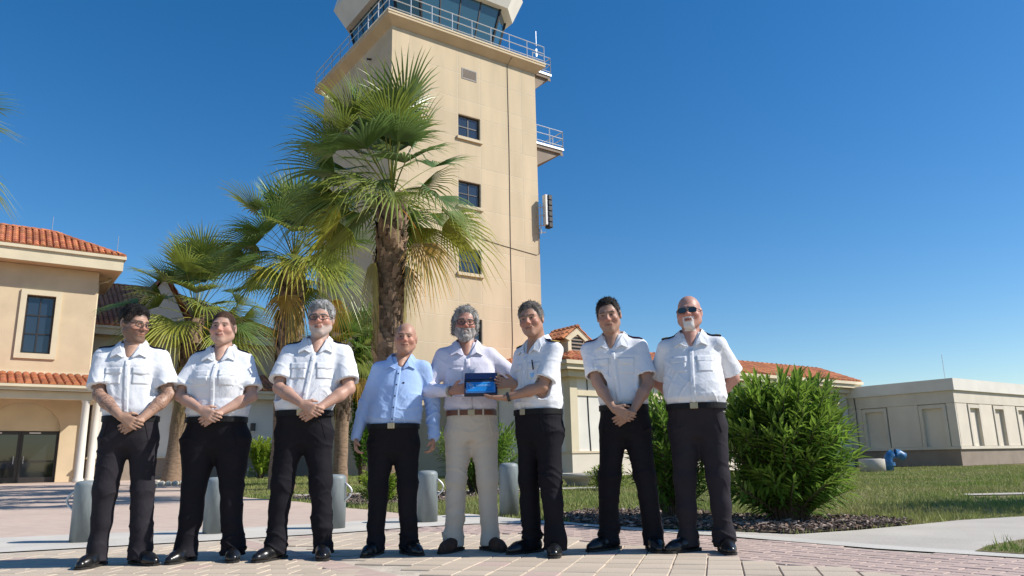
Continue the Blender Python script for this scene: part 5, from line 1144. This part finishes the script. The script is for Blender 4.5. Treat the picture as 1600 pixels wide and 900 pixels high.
        f_ = e2 if e2[1]+e2[2] < 0 else -e2; b = MB(); b.tube([p+f_*(rr_-.001)-0*dd, p+f_*(rr_+.009)], .016, 12); b.build('watch_case', 'buckle', wo)
    return root
def d_loft_guard(X, Y, Z, T):
    K = np.array(T); zz = Z.ravel(); w_, d_, cx, cy = [np.interp(zz, K[:, 0], K[:, i])[None, None, :] for i in (1, 2, 3, 4)]
    q = (np.abs((X-cx)/(w_+.012))**2.4+np.abs((Y-cy)/(d_+.012))**2.4)**(1/2.4); return -(q-1)*np.minimum(w_, d_)
# ------------------------------------------------------------------ the eight people
M('plaque_ink', (0.25, 0.52, 0.85), .4, 0, 5, 0)
def toloc(P, w_):
    s = P['H']/1.75; c, s_ = math.cos(-P['rot']), math.sin(-P['rot']); x, y = w_[0]-P['x'], w_[1]-P['y']; return np.array([(c*x-s_*y)/s, (s_*x+c*y)/s, w_[2]/s])
def dloc(P, d): c, s_ = math.cos(-P['rot']), math.sin(-P['rot']); return np.array([c*d[0]-s_*d[1], s_*d[0]+c*d[1], d[2]])
def clasp(z, y, x=0.0, w_=.055, flip=False):
    return {-1: ((x-w_, y, z+.035), (-1, .35, -.25), (.78, -.12, -.42), (.0, 1, .1), 1, .55), 1: ((x+w_+.01, y+.03, z+.01), (1, .35, -.25), (-.78, -.05, -.45), (.0, 1, .1), -1, .6)}
SHORT = [(-.13, .078), (-.09, .070), (-.062, .052), (-.045, .012), (-.02, -.012), (.01, -.004), (.03, -.03), (.06, -.055), (.13, -.06)]
HIGH = [(-.13, .088), (-.085, .082), (-.055, .060), (-.035, .012), (-.015, -.01), (.01, .0), (.03, -.03), (.06, -.055), (.13, -.06)]
people = []
P1 = dict(seed=101, x=-2.66, y=5.30, rot=.22, H=1.755, label='person in white short-sleeved shirt and glasses, looking aside, hands clasped, leftmost', skin=(.50, .295, .205), hairc=(.012, .009, .008), beardc=(.07, .04, .03, .55), beardtop=.012,
          hair=dict(tufts=1500, len=.014, lift=.35, t=.009, up=1.6, line=SHORT, n=.004, c2=(.05, .035, .028), z2=.03), glasses=dict(r=.0026), yaw=.88, pitch=.20, lean=-.03, hx=.0, foot=.135, toes={-1: -.25, 1: .75}, shirt='white_cloth', trousers='grey_cloth', sh=1.08, armw=1.12, tattoo=1,
          epau=('navy_cloth', 0), arm=clasp(.93, -.215, .04), neck=1.1, wr=.004)
P2 = dict(seed=202, x=-2.115, y=5.45, rot=.10, H=1.735, label='person in white uniform shirt with one gold epaulette stripe, hands folded, second from left', skin=(.60, .36, .27), hairc=(.075, .038, .022), fat=.007, jaw=.96,
          hair=dict(t=.0035, up=1.0, line=[(-.13, .104), (-.09, .092), (-.06, .05), (-.04, .0), (-.012, -.035), (.03, -.06), (.13, -.08)], n=.001, solid=1, wid=.9, len=.008, wild=.1, lift=.02), yaw=.02, pitch=-.03, lean=0, lip=1.3, grin=9, foot=.155, shirt='white_cloth', trousers='black_cloth', sh=1.0, wide=1.12, belly=.05, fem=1, hip=1.1, armw=1.05,
          epau=('navy_cloth', 1), arm=clasp(.985, -.245, .0), legw=1.08, neck=.95)
P3 = dict(seed=303, x=-1.50, y=5.46, rot=.12, H=1.795, label='person in white uniform shirt with glasses and gold-striped epaulettes, hands clasped, third from left', skin=(.58, .335, .245), hairc=(.34, .33, .32), beardc=(.52, .47, .43, .6), beardtop=-.010, browc=(.25, .22, .2),
          hair=dict(t=.013, up=1.5, line=SHORT, n=.004), glasses=dict(r=.0027), yaw=-.05, pitch=.0, lean=.07, hx=.02, foot=.155, toes={-1: -.55, 1: .15}, shirt='white_cloth', trousers='black_cloth', sh=1.06, wide=1.04, belly=.05, armw=1.12, epau=('navy_cloth', 2), arm=clasp(.975, -.265, .07), jaw=1.04)
P4 = dict(seed=404, x=-.885, y=5.62, rot=.03, H=1.655, label='person in light blue long-sleeved shirt and black trousers, arms hanging at sides', skin=(.53, .285, .195), hairc=(.16, .13, .11), browc=(.12, .08, .06), shave=(.42, .28, .21, .35), yaw=.03, pitch=-.02, tilt=.03, lean=.05, hx=.035, wz=-.075, foot=.125, toes={-1: -.3, 1: .6},
          shirt='blue_cloth', trousers='black_cloth', long=1, sh=1.0, wide=1.06, belly=.055, armw=1.08, pockets=(), btn='navy_cloth', arm={-1: ((-.285, -.03, .865), (-.4, 1, 0), (.05, -.2, -1), (1, .2, 0), 1, .95), 1: ((.31, -.01, .86), (.4, 1, 0), (-.08, -.1, -1), (-1, .2, 0), -1, 1.0)}, cuff=.02, mark=1, jaw=1.05, vz=1.38)
P5 = dict(seed=505, x=-.325, y=5.74, rot=.06, H=1.79, label='person in pale lilac shirt, beige trousers and brown belt, holding the open case', skin=(.50, .255, .185), hairc=(.33, .31, .285), browc=(.22, .19, .17), beardc=(.45, .42, .4, .6),
          hair=dict(tufts=2200, len=.020, wild=.6, lift=.25, tw=.003, t=.010, up=1.3, line=[(-.13, .098), (-.095, .092), (-.065, .075), (-.045, .01), (-.02, -.05), (.03, -.085), (.13, -.095)], n=.005, f=95, side=-.002, solid=1, wid=.5), beard=dict(t=.006, c=(.46, .42, .39), w=1.0, l=.95, back=.0), glasses=dict(r=.0026, h=.018), smile=1, grin=6,
          yaw=.05, pitch=.04, tilt=.05, lean=-.03, hx=-.01, foot=.125, toes={-1: -.5, 1: .55}, shirt='pale_cloth', trousers='beige_cloth', long=1, sh=1.02, wide=1.02, belly=.02, pockets=(-1,), belt='leather_brown', loops=1, shoem='suede', laces=0, cuff=.16, watchs=-1, watchm='buckle', vz=1.36)
P5['arm'] = {-1: (toloc(P5, (-.452, 5.475, 1.125)), (-.9, .5, -.6), dloc(P5, (.85, -.25, .12)), dloc(P5, (.25, -1, 0)), -1, .35), 1: (toloc(P5, (-.04, 5.53, 1.17)), (1, .5, -.6), dloc(P5, (-.8, -.35, .05)), dloc(P5, (-.2, -1, 0)), 1, .3)}
P6 = dict(seed=606, x=.175, y=5.47, rot=-.84, H=1.755, label='person in white uniform shirt turned sideways, reaching both arms to the blue case', skin=(.50, .275, .185), hairc=(.13, .115, .10), browc=(.05, .035, .03),
          hair=dict(t=.011, up=1.3, line=HIGH, n=.003, c2=(.25, .23, .21), z2=.03), yaw=.52, pitch=.08, tilt=-.12, lean=-.0, hy=-.055, foot=.12, toes={-1: -.1, 1: .75}, shirt='white_cloth', trousers='black_cloth', sh=1.02, wide=1.0, belly=.02, epau=('navy_cloth', 2), watchs=1, badge=1, grin=3, jaw=.97)
P6['arm'] = {-1: (toloc(P6, (.015, 5.44, 1.16)), (-.6, .3, -1), dloc(P6, (-.9, -.1, .12)), dloc(P6, (-.25, -1, .1)), 1, .35), 1: (toloc(P6, (-.055, 5.30, 1.055)), (.8, .3, -1), dloc(P6, (-1, .22, .04)), dloc(P6, (0, .1, 1)), 1, .25)}
P7 = dict(seed=707, x=.80, y=5.59, rot=-.28, H=1.805, label='person in white shirt with maroon epaulettes, looking down, hands clasped', skin=(.46, .265, .185), hairc=(.014, .011, .010), hair=dict(t=.006, up=1.7, line=HIGH, n=.002, c2=(.06, .045, .038), z2=.045),
          yaw=.02, pitch=.16, tilt=-.10, lean=-.05, hx=-.02, hy=-.035, foot=.15, toes={-1: -.65, 1: .35}, shirt='white_cloth', trousers='black_cloth', sh=1.08, wide=.96, epau=('maroon_cloth', 0), arm=clasp(.905, -.235, .02), neck=1.0, jaw=.96, armw=1.03)
P8 = dict(seed=808, x=1.285, y=5.40, rot=-.30, H=1.775, label='person in white uniform shirt and sunglasses, hands behind back, rightmost', skin=(.58, .305, .235), hairc=(.4, .38, .36), browc=(.3, .25, .22), shave=(.45, .30, .24, .3), beardc=(.72, .69, .66, .85), goatee=1,
          glasses=dict(r=.0026, w=.027, h=.017, dark=1), yaw=-.05, pitch=-.02, tilt=-.02, lean=-.0, foot=.12, toes={-1: -.75, 1: .25}, shirt='white_cloth', trousers='grey_cloth', sh=1.05, wide=1.06, belly=.085, armw=1.1, epau=('navy_cloth', 2), jaw=1.05, fat=.004,
          arm={-1: ((-.08, .20, .98), (-1, .25, 0), (.8, .1, -.4), (0, -1, 0), -1, .5), 1: ((.07, .22, .99), (1, .25, 0), (-.8, .1, -.4), (0, -1, 0), 1, .5)})
for P_ in (P1, P2, P3, P4, P5, P6, P7, P8): person(P_)
# ------------------------------------------------------------------ the presentation case
M('case_navy', (0.012, 0.022, 0.06), .45, .1, 10, .05); M('case_blue', (0.012, 0.05, 0.16), .6, .1, 10, .05); M('plaque', (0.02, 0.24, 0.66), .3, .15, 14, 0); M('plaque_rim', (0.13, 0.34, 0.70), .35, .1, 10, 0); M('plaque_ink', (0.25, 0.52, 0.85), .4, 0, 5, 0)
cs = empty('presentation_case', (-.235, 5.375, 1.09), .03, 'open navy presentation case with blue plaque held between two people', 'case'); cs.rotation_euler = (-.45, 0, .03); cs.scale = (.97, .97, .86)
b = MB(); b.cbox(-.122, .122, -.005, .035, 0, .012, .002).cbox(-.122, .122, .022, .035, .0125, .134, .002).cbox(-.122, -.112, -.005, .0215, .0125, .134, .002).cbox(.112, .122, -.005, .0215, .0125, .134, .002).cbox(-.1115, .1115, -.005, .0215, .124, .134, .002); b.build('tray', 'case_navy', cs)
b = MB(); b.cbox(-.122, .122, -.02, -.008, .0, .128, .002); ld = b.build('lid', 'case_navy', cs); ld.location = (0, .03, .137); ld.rotation_euler = (-.5, 0, 0)
b = MB(); b.box(-.112, .112, -.024, -.0205, .008, .12); b.build('lining', 'case_blue', ld)
b = MB(); b.cbox(-.108, .108, .0, .019, .015, .121, .003); pq = b.build('plaque', 'plaque_rim', cs)
b = MB(); b.box(-.094, .094, -.0035, -.0005, .026, .110); fc = b.build('plaque_face', 'plaque', pq)
b = MB(); b.tube([(-.07+.016*math.cos(a), -.005, .085+.010*math.sin(a)) for a in np.linspace(.3, 3.9, 9)]+[(-.066+.017*math.cos(a), -.005, .066+.010*math.sin(a)) for a in np.linspace(1.2, -2.6, 9)], .003, 5); b.build('plaque_emblem', 'plaque_ink', pq)
for k, (xa, xb, zz) in enumerate(((-.035, .075, .086), (-.035, .06, .076))):
    b = MB(); xx = xa
    while xx < xb:
        w_ = random.uniform(.005, .011); b.box(xx, xx+w_, -.0055, -.004, zz-.003, zz+.003); xx += w_+.0035
    o = b.build('plaque_lettering', 'plaque_ink', pq); tag(o, kind='stuff')
